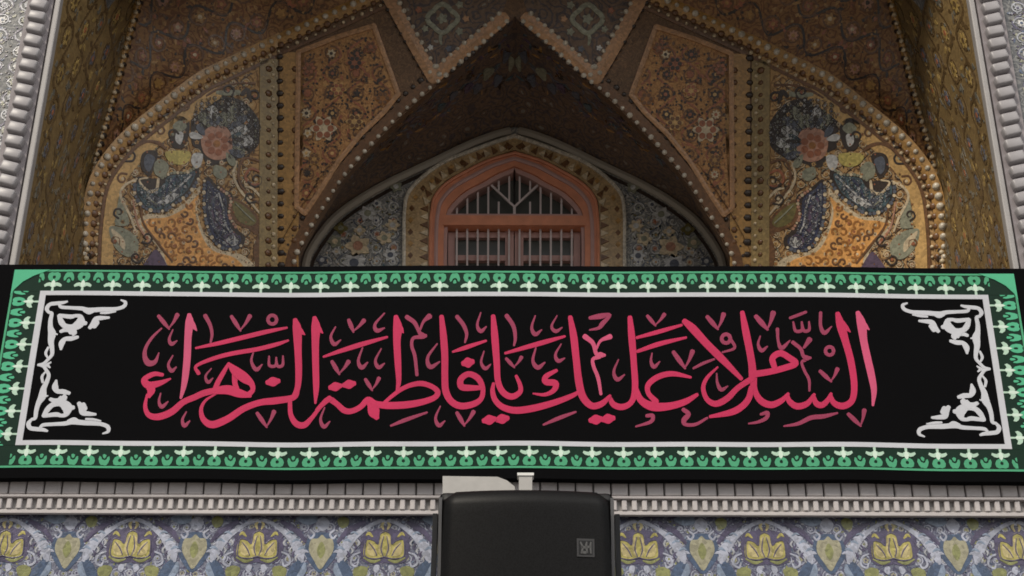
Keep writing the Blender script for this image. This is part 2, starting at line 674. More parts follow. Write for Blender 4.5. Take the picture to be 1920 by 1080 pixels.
pM0, pM1 = at(960, 500, 1.70), at(960, 80, 1.25)
M_PL = Plane(pM0, Vector((1, 0, 0)).cross(pM1 - pM0))
T_PL = vplane(2.2)
VB = M_PL.pt(960 + 438, 560)
VT = M_PL.pt(960 + 447, 78)
SA = at(960 + 805, 500, 1.15)
S_PL = {1: Plane(VB, (VT - VB).cross(SA - VB))}
def mir(v): return Vector((-v.x, v.y, v.z))
S_PL[-1] = Plane(mir(VB), mir(S_PL[1].n))
def Apt(sd):
    """surface map that follows the canted side wall outside the corner and the back wall inside it"""
    def f(x, y, h=0.0):
        dx = abs(x - 960)
        lim = 438 + 9 * (560 - y) / 482
        return S_PL[sd].pt(x, y, h) if dx > lim else M_PL.pt(x, y, h)
    return f
def sx(sd, dx): return 960 + sd * dx

# ================================================================== SETTING
ground_me = mesh_from('ground', [(-300, -400, 0), (300, -400, 0), (300, 200, 0), (-300, 200, 0)], [[0, 1, 2, 3]],
                      plain_mat('courtyard_stone', (0.13, 0.12, 0.11, 1), 0.6, 0.3, 0.2, 1.5))
ground = link('ground', ground_me)  # unseen ground, added for bounce light and kept dark to dim the vault
tag(ground, 'unseen dark courtyard paving added for weak bounce light', 'ground', kind='structure')

# ================================================================== IWAN VAULT
vault = thing('iwan_vault', (0, 1.2, 4.2), 'golden mosaic niche with ribbed vault above the black banner', 'vault')
gold_arab = arab_mat('gold_arabesque', (0.46, 0.28, 0.12, 1), (0.24, 0.13, 0.055, 1), (0.52, 0.36, 0.18, 1), (0.09, 0.05, 0.025, 1), 10)
sq_arab = arab_mat('umber_gold_arabesque', (0.33, 0.175, 0.07, 1), (0.20, 0.09, 0.04, 1), (0.38, 0.20, 0.09, 1), (0.07, 0.04, 0.025, 1), 10)
red_arab = arab_mat('russet_arabesque', (0.47, 0.25, 0.095, 1), (0.36, 0.17, 0.065, 1), (0.50, 0.29, 0.11, 1), (0.06, 0.03, 0.02, 1), 13)
olive_arab = arab_mat('olive_arabesque', (0.235, 0.16, 0.068, 1), (0.195, 0.13, 0.056, 1), (0.25, 0.185, 0.08, 1), (0.15, 0.11, 0.05, 1), 9)
blue_arab = arab_mat('slate_arabesque', (0.23, 0.23, 0.225, 1), (0.42, 0.40, 0.35, 1), (0.58, 0.52, 0.40, 1), (0.05, 0.05, 0.055, 1), 13)
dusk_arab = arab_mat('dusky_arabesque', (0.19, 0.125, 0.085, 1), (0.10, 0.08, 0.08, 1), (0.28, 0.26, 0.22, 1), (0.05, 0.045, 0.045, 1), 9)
scroll_mats = [G['cream'], G['brown'], G['rust'], G['ochre'], G['olive'], G['dark'], G['gold'], G['rose'], G['sage'], G['slate'], G['pearl'], G['navy'], G['teal'], G['plum'], tile_mat('khaki_tile', (0.30, 0.21, 0.085, 1)), tile_mat('reveal_brown_tile', (0.11, 0.07, 0.03, 1)), tile_mat('reveal_tan_tile', (0.36, 0.25, 0.085, 1)), tile_mat('reveal_green_tile', (0.15, 0.145, 0.12, 1))]
CREAM, BROWN, RUST, OCHRE, OLIVE, DARK, GOLD, ROSE, SAGE, SLATE, PEARL, NAVY, TEAL, PLUM, KHAKI, RVB, RVT, RVG = range(18)

# outer curve of the vault corner, leaning forward as it rises
U3 = [(805, 600, 1.16), (805, 500, 1.15), (797, 410, 1.15), (788, 310, 1.13), (764, 222, 1.08), (745, 150, 1.02), (726, 75, 0.95), (700, -20, 0.86), (640, -110, 0.74), (540, -190, 0.64), (380, -280, 0.55), (190, -360, 0.5), (0, -430, 0.47)]
def u_curve(sd, n):
    c = catmull([at(sx(sd, a), b, Y) for a, b, Y in U3], 8)
    return resample3(c, n)
def resample3(c, n):
    L = [0.0]
    for a, b in zip(c[:-1], c[1:]): L.append(L[-1] + (b - a).length)
    out = []
    for k in range(n + 1):
        t = L[-1] * k / n
        i = 0
        while i < len(L) - 2 and L[i + 1] < t: i += 1
        q = (t - L[i]) / max(L[i + 1] - L[i], 1e-9)
        out.append(c[i].lerp(c[i + 1], min(q, 1)))
    return out
XE = at(960 + 848, 0, 0).x         # half width of the opening
zsp = 6.72                          # springing of the unseen mouth arch, set low to shade the vault
def f_curve(sd, n):
    pts = [Vector((sd * XE, 0.0, z)) for z in (4.2, 5, 6, 6.5, zsp)]
    for k in range(1, 11):
        t = k / 10
        pts.append(Vector((sd * XE * math.cos(t * math.pi / 2) ** 0.9 if t < 1 else 0.0, 0.0, zsp + 0.95 * math.sin(t * math.pi / 2) ** 1.1)))
    return resample3(pts, n)

for sd in (-1, 1):
    A3 = resample3([Apt(sd)(sx(sd, a), b) for a, b in A_C], 60)
    U = u_curve(sd, 60)
    F = f_curve(sd, 60)
    # match reveal rows by height: straight part below, arch above
    mpR = loft_mp(F, U, 0.0)
    rv = loft_mesh('side_reveal', vault, mpR, 60, 6, olive_arab)
    LR = 0.5 * sum((a - b).length for a, b in zip(F[:-1], F[1:])) + 0.5 * sum((a - b).length for a, b in zip(U[:-1], U[1:]))
    mRm, wR = metric_mp(mpR, LR)
    sc = Scroll(mRm, scroll_mats, lambda x, y: 0.2 < x < 4.0 and 0.03 < y < wR(x) - 0.05)
    sc.rinceau(0.2, 0.03, 4.0, 1.5, 0.125, (RVB, RVB, (RVT, RVG, SLATE), (RVB, RUST), (RVB, RVG, RVT), (RVB, RVG)), False, 0.8, random.Random(31))
    sc.build('reveal_scrollwork', vault)
    # squinch between bead rib and outer rib
    mpQ = loft_mp(A3, U, 0.05)
    sq = loft_mesh('squinch', vault, mpQ, 60, 8, sq_arab, 0.02, 0.19)
    LQ = sum((a - b).length for a, b in zip(A3[:-1], A3[1:]))
    mQm, wQ = metric_mp(mpQ, LQ)
    sc = Scroll(mQm, scroll_mats, lambda x, y: 0.5 < x < LQ - 0.02 and 0.045 < y < wQ(x) - 0.05)
    sc.rinceau(0.5, 0.05, LQ, 2.2, 0.085, (DARK, BROWN, (RUST, ROSE, RUST, OCHRE), (DARK, OCHRE, CREAM), (DARK, BROWN, OCHRE, RUST), (DARK, BROWN, OCHRE)), False, 1.8, random.Random(51))
    sc.build('squinch_scrollwork', vault)

# canted side walls
bead_white = dome_me('bead', G['bone'], 8, 3, 0.8)
bead_gold = dome_me('bead', G['cream'], 8, 3, 0.8)
dot_dark = dome_me('dot', G['dark'], 6, 2, 0.25)
dot_brown = dome_me('dot', G['brown'], 6, 2, 0.25)
def orient(n):
    return Vector(n).to_track_quat('-Y', 'Z').to_euler()
def bead_row(rib, me, mp, nrm, path, step, r, name='bead', h=0.0, asp=1.0, jit=0.12, nrm2=None, thr=None):
    for q in resample(path, step):
        p = mp(q.x, q.y, h)
        o = link(name, me, rib, p)
        s = r * random.uniform(1 - jit, 1 + jit)
        o.scale = (s, s, s * asp)
        nn = nrm
        if thr is not None and abs(q.x - 960) < thr: nn = nrm2
        o.rotation_euler = orient(nn)

for sd in (-1, 1):
    pl = S_PL[sd]
    Aside = [(a, b) for a, b in A_C if a >= 447]
    poly = [(sx(sd, a), b) for a, b in Aside] + [(sx(sd, 447), 78), (sx(sd, 438), 560), (sx(sd, 437), 600)]
    side = inlay('side_wall', vault, pl.pt, poly, -0.14, 0.0, gold_arab)
    # inner field polygon for the scrolls
    fld = [(sx(sd, a - 42), b + 14) for a, b in Aside if b < 520 and b > 110] + [(sx(sd, 492), 130), (sx(sd, 482), 520), (sx(sd, 760), 520)]
    sc = Scroll(pl.pt, scroll_mats, lambda x, y: inside(fld, x, y))
    x0, x1 = sorted((sx(sd, 480), sx(sd, 770)))
    sc.rinceau(x0, 110, x1, 525, 11, (DARK, CREAM, (CREAM, OCHRE, GOLD), (BROWN, RUST), (BROWN, DARK, SAGE, BROWN), (DARK, DARK, BROWN)), True, 1.4, random.Random(5))
    sc.build('side_wall_scrollwork', side)

# back wall of the vault with the pointed arch opening
Ain = [(a, b) for a, b in A_C if a < 447]
poly = [(sx(1, 438), 600), (sx(1, 438), 560), (sx(1, 447), 78)] + [(sx(1, a), b) for a, b in Ain] + [(sx(-1, a), b) for a, b in Ain[-2::-1]] + [(sx(-1, 447), 78), (sx(-1, 438), 560), (sx(-1, 438), 600)]
poly += [(sx(-1, a), b) for a, b in C_C] + [(sx(1, a), b) for a, b in C_C[-2::-1]]
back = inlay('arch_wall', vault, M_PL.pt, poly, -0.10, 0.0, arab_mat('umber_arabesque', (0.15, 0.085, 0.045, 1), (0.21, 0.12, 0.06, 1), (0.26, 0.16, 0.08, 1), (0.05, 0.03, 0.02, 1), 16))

# bead rib along the great arch
for sd in (-1, 1):
    mp = Apt(sd)
    pth = [(sx(sd, a), b) for a, b in A_C if b < 540]
    din = -sd                    # towards the inside of the arch
    rib = ribbon('arch_rib', vault, mp, [(x, y, 24) for x, y in pth[::4]], 0.0, 0.010, G['ochre'], 0.005, 4, caps=False)
    ribbon('dark_line', rib, mp, [(x, y, 6) for x, y in offset_path(pth, din * 26)[::4]], 0.0, 0.006, G['brown'], 0.0, 4, caps=False)
    band = [(sx(sd, a), b) for a, b in A_C if 125 < b < 540]
    ribbon('gold_band', rib, mp, [(x, y, 22) for x, y in offset_path(band, din * 41)[::4]], 0.0, 0.004, G['gold'], 0.0, 4, caps=False)
    bead_row(rib, bead_white, mp, S_PL[sd].n, offset_path(pth, -din * 3), 19, 0.019, 'bead', 0.012, 1.0, 0.25, M_PL.n, 447)
    bead_row(rib, dot_brown, mp, S_PL[sd].n, offset_path(pth, din * 11), 19, 0.019, 'dot', 0.011, 1.0, 0.25, M_PL.n, 447)
    bead_row(rib, bead_gold, mp, S_PL[sd].n, offset_path(pth, din * 20), 19, 0.011, 'bead', 0.004, 1.0, 0.25, M_PL.n, 447)
    # outer rib along the corner of the reveal
    up = [(805, 540, 1.15)] + U3[1:8]
    c3 = catmull([at(sx(sd, a), b, Y - 0.015) for a, b, Y in up], 8)
    c3 = resample3(c3, 60)
    v, f = [], []
    for i, p in enumerate(c3):
        for a in range(6):
            th = a * math.pi / 3
            v.append(p + Vector((math.cos(th) * 0.024, math.sin(th) * 0.024, 0)))
    for i in range(60):
        for a in range(6):
            f.append([i * 6 + a, i * 6 + (a + 1) % 6, i * 6 + 6 + (a + 1) % 6, i * 6 + 6 + a])
    rib2 = link('corner_rib', mesh_from('corner_rib', v, f, G['ochre'], smooth=True), vault)
    for k, p in enumerate(resample3(c3, 34)):
        o = link('bead', bead_gold, rib2, p + Vector((-sd * 0.010, -0.02, 0)))
        o.scale = (0.016, 0.016, 0.016); o.rotation_euler = orient((-sd * 0.5, -1, 0))
        o = link('dot', dot_dark, rib2, p + Vector((-sd * 0.024, -0.01, 0.022)))
        o.scale = (0.02, 0.02, 0.02); o.rotation_euler = orient((-sd * 1, -0.6, 0))

# bead rib along the inner pointed arch
pthL = [(sx(-1, a), b) for a, b in C_C if b < 540]
pthR = [(sx(1, a), b) for a, b in C_C if b < 540]
for sd in (-1, 1):
    off = [(sx(sd, a + 9), b - 8) for a, b in C_C if b < 540]
    rib = ribbon('inner_arch_rib', vault, M_PL.pt, [(x, y, 18) for x, y in off[::4]], 0.0, 0.01, G['brown'], 0.0, 4, caps=False)
    off2 = [(sx(sd, a + 3), b - 3) for a, b in C_C if b < 540]
    bead_row(rib, bead_white, M_PL.pt, M_PL.n, off2, 19, 0.016, 'bead', 0.008, 1.0, 0.2)
    off3 = [(sx(sd, a + 20), b - 17) for a, b in C_C if b < 540 and a > 25]
    bead_row(rib, dot_dark, M_PL.pt, M_PL.n, off3, 19, 0.018, 'dot', 0.002, 1.0, 0.2)

# corner bands with dark dots
for sd in (-1, 1):
    mp = Apt(sd)
    bd = ribbon('corner_band', vault, M_PL.pt, [(sx(sd, 418 - 9 * (y < 300) + 9), y, 46) for y in (560, 400, 250, 100)], 0.0, 0.006, G['ochre'], 0.0, 4, caps=False)
    bd2 = ribbon('corner_band', vault, S_PL[sd].pt, [(sx(sd, 462), y, 34) for y in (560, 400, 250, 112)], 0.0, 0.006, tile_mat('khaki_tile', (0.33, 0.23, 0.09, 1)), 0.0, 4, caps=False)
    bead_row(bd, dot_dark, M_PL.pt, M_PL.n, [(sx(sd, 436), 545), (sx(sd, 441), 100)], 23, 0.024, 'dot', 0.008, 0.8, 0.2)
    bead_row(bd, dot_brown, M_PL.pt, M_PL.n, [(sx(sd, 412), 545), (sx(sd, 412), 110)], 23, 0.015, 'dot', 0.008, 1.0, 0.3)
    bead_row(bd2, dot_brown, S_PL[sd].pt, S_PL[sd].n, [(sx(sd, 462), 545), (sx(sd, 462), 115)], 23, 0.02, 'dot', 0.008, 0.9, 0.3)
    bead_row(bd2, bead_gold, S_PL[sd].pt, S_PL[sd].n, [(sx(sd, 452), 533), (sx(sd, 454), 112)], 23, 0.012, 'bead', 0.006, 1.0, 0.3)

tile_mat('clay_tile', (0.46, 0.25, 0.12, 1))
# framed kite-shaped panels left and right of the pointed arch
for sd in (-1, 1):
    K = [(264, 50), (334, 72), (405, 100), (408, 390), (392, 402), (362, 356), (328, 302), (287, 252), (245, 212), (218, 178)]
    poly = [(sx(sd, a), b) for a, b in K]
    pan = inlay('kite_panel', vault, M_PL.pt, poly, 0.0, 0.006, red_arab)
    fr = poly + [poly[0]]
    for a, b in zip(fr[:-1], fr[1:]):
        ribbon('frame_strip', pan, M_PL.pt, [(a[0], a[1], 9), ((a[0] + b[0]) / 2, (a[1] + b[1]) / 2, 9), (b[0], b[1], 9)], 0.0, 0.013 + 0.0006 * random.random(), MATS['clay_tile'], 0.002, 2)
    cxp = sum(p[0] for p in poly) / len(poly); cyp = sum(p[1] for p in poly) / len(poly)
    shr = [(cxp + (x - cxp) * .93, cyp + (y - cyp) * .93) for x, y in poly]
    mpk = lambda x, y, h: M_PL.pt(x, y, h + 0.006)
    sc = Scroll(mpk, scroll_mats, lambda x, y: inside(shr, x, y))
    x0, x1 = sorted((sx(sd, 214), sx(sd, 412)))
    sc.rinceau(x0, 46, x1, 402, 22, (RUST, BROWN, (RUST, DARK, DARK, CREAM), (DARK, GOLD, RUST), (DARK, BROWN, DARK, RUST), (DARK, DARK, DARK, BROWN)), True, 3.2, random.Random(12))
    sc.build('kite_scrollwork', pan)
    # medallions that stand out in the panel
    for (a, b, r, m1, m2) in ((358, 243, 26, 'cream', 'rust'), (247, 186, 16, 'orange', 'brown'), (385, 130, 15, 'brown', 'rust'), (300, 120, 17, 'rust', 'dark'), (375, 300, 14, 'ochre', 'brown'), (330, 170, 16, 'gold', 'rust'), (270, 90, 13, 'rust', 'brown'), (300, 230, 17, 'gold', 'brown')):
        pts = [(sx(sd, a + r * (0.8 + .2 * math.cos(6 * t)) * math.cos(t)), b + r * (0.8 + .2 * math.cos(6 * t)) * math.sin(t)) for t in [6.2832 * q / 30 for q in range(30)]]
        md = inlay('medallion', pan, M_PL.pt, pts, 0.006, 0.0125, G[m1])
        for q in range(6):
            t = 6.2832 * q / 6
            pp = [(sx(sd, a + .52 * r * math.cos(t) + .24 * r * math.cos(w)), b + .52 * r * math.sin(t) + .24 * r * math.sin(w)) for w in [6.2832 * z / 8 for z in range(8)]]
            inlay('petal', md, M_PL.pt, pp, 0.012, 0.0145, G[m2])

# small star kites under the crown, each with a grey ring motif
for sd in (-1, 1):
    tri = [(28, 40), (60, 62), (150, 138), (155, 140), (182, 92), (230, 2), (236, -20), (120, -70), (10, -20)]
    kp = inlay('crown_panel', vault, M_PL.pt, [(sx(sd, a), b) for a, b in tri], 0.0, 0.005, dusk_arab)
    for path, w, nm in (([(22, 36), (90, 92), (152, 147)], 24, 'crown_rib'), ([(152, 147), (190, 82), (242, -14)], 24, 'crown_rib')):
        rb = ribbon(nm, vault, M_PL.pt, [(sx(sd, a), b, w) for a, b in path], 0.0, 0.014 if path[0][0] == 22 else 0.0155, tile_mat('clay_tile', (0.30, 0.18, 0.11, 1)), 0.004, 5)
        d = -1 if path[0][0] == 22 else 1
        for o_, me_ in ((-12, bead_white), (12, dot_dark)):
            p0, p1 = Vector(path[0]), Vector(path[2])
            dr = (p1 - p0).normalized(); nr = Vector((-dr.y, dr.x))
            bead_row(rb, me_, M_PL.pt, M_PL.n, [(sx(sd, p0.x + nr.x * o_), p0.y + nr.y * o_), (sx(sd, p1.x + nr.x * o_), p1.y + nr.y * o_)], 17, 0.016, 'bead' if me_ is bead_white else 'dot', 0.012, 1.0, 0.2)
    ring = [(sx(sd, 136 + 26 * math.cos(t) * (1 + .12 * math.cos(4 * t))), 36 + 24 * math.sin(t) * (1 + .12 * math.cos(4 * t)), 9) for t in [6.2832 * q / 16 for q in range(17)]]
    rg = ribbon('ring_motif', kp, M_PL.pt, ring, 0.005, 0.011, G['sage'], 0.001, 3, caps=False)
    ribbon('stem', kp, M_PL.pt, [(sx(sd, 138), 62, 7), (sx(sd, 140), 74, 6), (sx(sd, 138), 84, 4)], 0.005, 0.0105, G['sage'], 0, 3)
    for (a, b, r, m) in ((136, 36, 11, 'sage'), (124, 92, 7, 'slate'), (158, 90, 6, 'pearl'), (104, 60, 8, 'sage'), (168, 55, 7, 'sage'), (104, 10, 8, 'sage'), (180, 20, 7, 'rust'), (92, 36, 7, 'clay_tile')):
        mm = G.get(m) or MATS[m]
        inlay('floret', kp, M_PL.pt, [(sx(sd, a + r * (0.8 + .2 * math.cos(5 * t)) * math.cos(t)), b + r * (.8 + .2 * math.cos(5 * t)) * math.sin(t)) for t in [6.2832 * q / 20 for q in range(20)]], 0.005, 0.009, mm)

# soffit of the pointed arch: curved hood from arch edge back to the tympanum
def lift(c, mp, sd, n): return resample3([mp(sx(sd, a), b) for a, b in c], n)
for sd in (-1, 1):
    c1 = lift(C_C, M_PL.pt, sd, 50); c2 = lift(D_C, T_PL.pt, sd, 50)
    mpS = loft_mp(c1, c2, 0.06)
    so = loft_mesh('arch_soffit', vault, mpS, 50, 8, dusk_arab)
    sc = Scroll(mpS, scroll_mats, lambda x, y: 250 < x < 999 and 80 < y < 940)
    rq = random.Random(3)
    for k in range(260):
        a = rq.uniform(300, 995); b = rq.uniform(90, 600)
        wloc = max((mpS(a, 1000) - mpS(a, 0)).length, .02)
        kx, ky = 1000 / 2.6, 1000 / wloc
        r = rq.uniform(.02, .045); ph = rq.random() * 6.28
        ca, sa = math.cos(ph), math.sin(ph)
        pts = [(a + kx * r * (x * ca - y * sa), b + ky * r * (x * sa + y * ca)) for x, y in ((-1, 0), (-.4, .35), (.4, .35), (1, 0), (.4, -.2), (-.4, -.2))]
        sc.add(pts, 0, 0.001 + .004 * rq.random(), rq.choice((SLATE, SLATE, PLUM, DARK, TEAL, BROWN, OCHRE)))
    sc.build('soffit_scrollwork', vault)
# muted palmette at the crown of the soffit
mpS = {}
for sd in (-1, 1):
    mpS[sd] = loft_mp(lift(C_C, M_PL.pt, sd, 50), lift(D_C, T_PL.pt, sd, 50), 0.06)
    for (a, b, la, lb, m) in ((968, 330, 11, 60, 'slate'), (986, 430, 9, 70, 'sage'), (912, 400, 17, 60, 'sage'), (880, 500, 14, 50, 'slate'), (944, 530, 13, 55, 'slate'), (850, 430, 14, 50, 'plum'), (800, 400, 13, 50, 'slate'), (760, 450, 13, 45, 'teal')):
        pts = [(a + la * math.cos(t) * (1 + .2 * math.cos(3 * t)), b + lb * math.sin(t) * (1 + .2 * math.cos(3 * t))) for t in [6.2832 * q / 20 for q in range(20)]]
        inlay('palmette', vault, mpS[sd], pts, 0.0, 0.009, G[m])

# ------------------------------------------------------------------ big flowers on the canted walls (traced once on the right, mirrored on the left)
def zr(x, y):                       # zoom coords (region 1420,140 x3) -> half width, row
    X, Y = un(1420 + x / 3.0, 140 + y / 3.0)
    return X - 960, Y
def flower_piece(sd, name, pts, h, mat, smooth=5, parent=None):
    q = [zr(*p) for p in pts]
    return inlay(name, parent or SIDE[sd], S_PL[sd].pt, [(sx(sd, a), b) for a, b in q], 0.0, h * 0.4, mat, smooth)
def flower_line(sd, pts, h, mat, name='outline'):
    q = [(*zr(x, y), w / 3.0) for x, y, w in pts]
    return ribbon(name, SIDE[sd], S_PL[sd].pt, [(sx(sd, a), b, w) for a, b, w in q], 0.0, h * 0.4, mat, 0.0004, 5)
SIDE = {}
for o in list(vault.children):
    if o.name.startswith('side_wall') and o.get('kind') is None:
        SIDE[1 if (S_PL[1].o - o.matrix_basis.translation - vault.location).length < (S_PL[-1].o - o.matrix_basis.translation - vault.location).length else -1] = o
for sd in (-1, 1):
    FP = lambda n, p, h, m, s=5: flower_piece(sd, n, p, h, G[m], s)
    FL = lambda p, h, m, n='outline': flower_line(sd, p, h, G[m], n)
    # scaled amber body
    FP('calyx', [(400, 640), (420, 760), (380, 900), (300, 990), (150, 1030), (110, 1130), (560, 1130), (640, 980), (760, 860), (700, 800), (600, 800), (500, 740), (440, 680)], 0.006, 'cream')
    FP('calyx_field', [(410, 690), (430, 780), (395, 910), (330, 1000), (200, 1045), (180, 1120), (540, 1120), (620, 970), (730, 860), (690, 825), (590, 815), (490, 765), (440, 715)], 0.009, 'amber')
    field = [(410, 690), (430, 780), (395, 910), (330, 1000), (200, 1045), (180, 1120), (540, 1120), (620, 970), (730, 860), (690, 825), (590, 815), (490, 765), (440, 715)]
    rs = random.Random(8)
    for r_ in range(10):
        for c_ in range(12):
            x = 190 + c_ * 50 + (r_ % 2) * 25 + rs.uniform(-9, 9); y = 715 + r_ * 42 + rs.uniform(-8, 8)
            if inside(field, x, y) and inside(field, x + 22, y + 20) and inside(field, x - 22, y - 20):
                a0 = rs.uniform(0, 6.28); r0 = rs.uniform(18, 26)
                FL([(x + r0 * (1 - .5 * t) * math.cos(a0 + t * 4.4), y + r0 * (1 - .5 * t) * math.sin(a0 + t * 4.4), 14 - 5 * t) for t in (0, .2, .4, .6, .8, 1)], 0.0125, rs.choice(('orange', 'brown', 'orange')), 'curl')
                if rs.random() < .6:
                    FP('seed', [(x + 7 * math.cos(w), y + 7 * math.sin(w)) for w in [6.2832 * z / 6 for z in range(6)]], 0.0135, rs.choice(('gold', 'cream', 'rust')), 2)
    # blue leaves hugging the calyx
    FP('leaf_edge', [(420, 520), (470, 560), (560, 560), (640, 600), (760, 590), (775, 680), (720, 770), (620, 790), (540, 740), (460, 680), (410, 590)], 0.011, 'dark')
    FP('leaf', [(430, 560), (500, 575), (580, 585), (620, 640), (690, 660), (750, 620), (755, 680), (705, 755), (620, 770), (545, 720), (475, 660)], 0.014, 'teal')
    FP('leaf_blade', [(500, 640), (560, 660), (610, 700), (700, 690), (680, 740), (620, 752), (550, 705)], 0.0165, 'slate')
    FP('leaf_blade', [(520, 690), (570, 680), (600, 715), (640, 735), (590, 740)], 0.019, 'pearl')
    FL([(640, 600, 14), (650, 660, 18), (690, 670, 16), (730, 640, 14), (745, 605, 10), (700, 595, 10)], 0.02, 'cream', 'tendril')
    FP('leaf_edge', [(375, 590), (385, 720), (370, 850), (320, 960), (240, 1000), (165, 980), (150, 920), (190, 880), (235, 790), (220, 690), (300, 640)], 0.011, 'dark')
    FP('leaf', [(365, 610), (372, 720), (355, 850), (310, 945), (240, 985), (180, 960), (175, 920), (215, 900), (250, 800), (260, 700), (320, 650)], 0.014, 'navy')
    FP('leaf_blade', [(340, 690), (350, 760), (330, 860), (290, 890), (270, 820), (300, 740)], 0.0165, 'plum')
    FP('leaf_blade', [(200, 910), (245, 930), (260, 960), (215, 975), (185, 950)], 0.0165, 'pearl')
    FP('leaf_blade', [(320, 700), (345, 720), (345, 770), (325, 760)], 0.019, 'slate')
    FP('leaf_edge', [(70, 830), (120, 760), (220, 700), (240, 760), (210, 840), (130, 880), (80, 910)], 0.010, 'brown')
    FP('leaf', [(85, 830), (130, 770), (210, 720), (220, 760), (190, 830), (120, 860)], 0.0125, 'olive')
    FL([(450, 575, 8), (520, 640, 9), (590, 700, 8), (650, 742, 5)], 0.0215, 'pearl', 'vein')
    FL([(540, 590, 10), (580, 640, 12), (600, 690, 8)], 0.022, 'navy', 'vein')
    FL([(700, 670, 9), (690, 710, 10), (650, 745, 6)], 0.0225, 'sage', 'vein')
    FL([(360, 640, 8), (362, 720, 9), (345, 800, 10), (310, 900, 8), (250, 960, 5)], 0.0205, 'slate', 'vein')
    FL([(300, 680, 9), (275, 760, 10), (265, 840, 9), (235, 900, 6)], 0.021, 'pearl', 'vein')
    FL([(330, 740, 12), (315, 810, 14), (290, 860, 8)], 0.0215, 'navy', 'vein')
    FL([(195, 930, 8), (215, 905, 10), (250, 915, 9), (262, 945, 8), (235, 970, 7)], 0.022, 'plum', 'vein')
    FL([(100, 835, 7), (150, 790, 8), (205, 735, 5)], 0.0185, 'sage', 'vein')
    def rim(path, r, m, h):
        for q, pnt in enumerate(resample([(p.x, p.y) for p in catmull([(a, b, 0) for a, b in path], 6)], r * 1.35)):
            rr = r * (.8 + .35 * ((q * 5) % 4) / 3)
            FP('rim_lobe', [(pnt.x + rr * .62 * math.cos(w), pnt.y + rr * .62 * math.sin(w)) for w in [6.2832 * z / 7 for z in range(7)]], h, m if q % 3 else 'cream', 2)
    rim([(415, 600), (460, 675), (540, 735), (620, 782), (715, 762), (770, 690), (770, 600)], 17, 'slate', 0.0145)
    rim([(425, 530), (480, 562), (560, 566), (630, 598)], 14, 'sage', 0.0145)
    rim([(380, 610), (382, 720), (366, 850), (318, 955), (240, 995), (165, 970)], 16, 'slate', 0.0145)
    rim([(300, 645), (232, 705), (240, 800), (195, 880)], 14, 'rose', 0.0145)
    # rosette head
    FP('petal_edge', [(60, 310), (90, 240), (150, 170), (220, 140), (330, 130), (430, 160), (455, 260), (450, 400), (400, 440), (360, 520), (260, 500), (160, 470), (80, 410)], 0.009, 'dark', 6)
    def fan(bx, by, ang, L, spread, n, mats, h):
        for q in range(n):
            t = R(ang + spread * (q / max(n - 1, 1) - .5))
            l_ = L * (1 - .18 * abs(q - (n - 1) / 2) / max(n / 2, 1)) * (0.94 + .12 * ((q * 7) % 3) / 2)
            c_, s_ = math.cos(t), math.sin(t); w_ = L * R(spread) / n * .5
            FP('petal', [(bx + c_ * u * l_ - s_ * v * w_, by + s_ * u * l_ + c_ * v * w_) for u, v in ((.25, -.3), (.6, -.9), (.88, -.8), (1.0, 0), (.88, .8), (.6, .9), (.25, .3))], h, mats[q % len(mats)], 3)
    fan(322, 335, -84, 150, 66, 3, ('sage', 'pearl', 'sage'), 0.0135)
    fan(322, 320, -84, 95, 50, 3, ('slate', 'dark', 'slate'), 0.0150)
    fan(280, 385, 180, 175, 60, 3, ('sage', 'pearl', 'pearl'), 0.0145)
    fan(270, 380, 182, 110, 44, 3, ('slate', 'dark', 'teal'), 0.0160)
    fan(275, 340, 232, 190, 30, 2, ('slate', 'sage'), 0.0155)
    fan(370, 370, -34, 110, 44, 2, ('slate', 'pearl'), 0.0165)
    fan(270, 430, 142, 130, 40, 2, ('sage', 'slate'), 0.0175)
    FP('rosette', [(235, 340), (280, 300), (360, 310), (400, 370), (385, 450), (330, 490), (260, 480), (225, 420)], 0.016, 'rose')
    for q in range(7):
        t = 6.2832 * q / 7
        x, y = 312 + 48 * math.cos(t), 400 + 50 * math.sin(t)
        FP('rosette_petal', [(x + 20 * math.cos(w), y + 20 * math.sin(w)) for w in [6.2832 * z / 8 for z in range(8)]], 0.019, 'rust', 2)
    FP('rosette_eye', [(312 + 20 * math.cos(w), 400 + 20 * math.sin(w)) for w in [6.2832 * z / 8 for z in range(8)]], 0.0205, 'orange', 2)
    def fine(region, amp, cols, h, seed):
        rg = [zr(*p) for p in region]
        rg = [(sx(sd, a), b) for a, b in rg]
        mpf = lambda x, y, hh: S_PL[sd].pt(x, y, hh * 0.35 + h * 0.4)
        sc_ = Scroll(mpf, scroll_mats, lambda x, y: inside(rg, x, y))
        xs_ = [p[0] for p in rg]; ys_ = [p[1] for p in rg]
        sc_.rinceau(min(xs_), min(ys_), max(xs_), max(ys_), amp, cols, True, 1.6, random.Random(seed))
        sc_.build('fine_tracery', SIDE[sd])
    fine([(430, 560), (500, 575), (580, 585), (620, 640), (690, 660), (750, 620), (755, 680), (705, 755), (620, 770), (545, 720), (475, 660)], 6.5, (DARK, SLATE, (PEARL, SLATE, SAGE), (NAVY, DARK), (PEARL, DARK, SLATE), (DARK, PEARL)), 0.0225, 61)
    fine([(365, 610), (372, 720), (355, 850), (310, 945), (240, 985), (180, 960), (175, 920), (215, 900), (250, 800), (260, 700), (320, 650)], 6.5, (DARK, SLATE, (PEARL, SLATE, PLUM), (NAVY, DARK), (PEARL, DARK, SLATE), (DARK, PEARL)), 0.0225, 62)
    fine([(60, 310), (90, 240), (150, 170), (220, 140), (330, 130), (430, 160), (455, 260), (450, 300), (240, 320), (225, 420), (260, 490), (160, 470), (80, 410)], 6.0, (DARK, DARK, (SLATE, SAGE, PEARL), (DARK, NAVY), (DARK, SLATE, DARK), (DARK, PEARL)), 0.0185, 63)
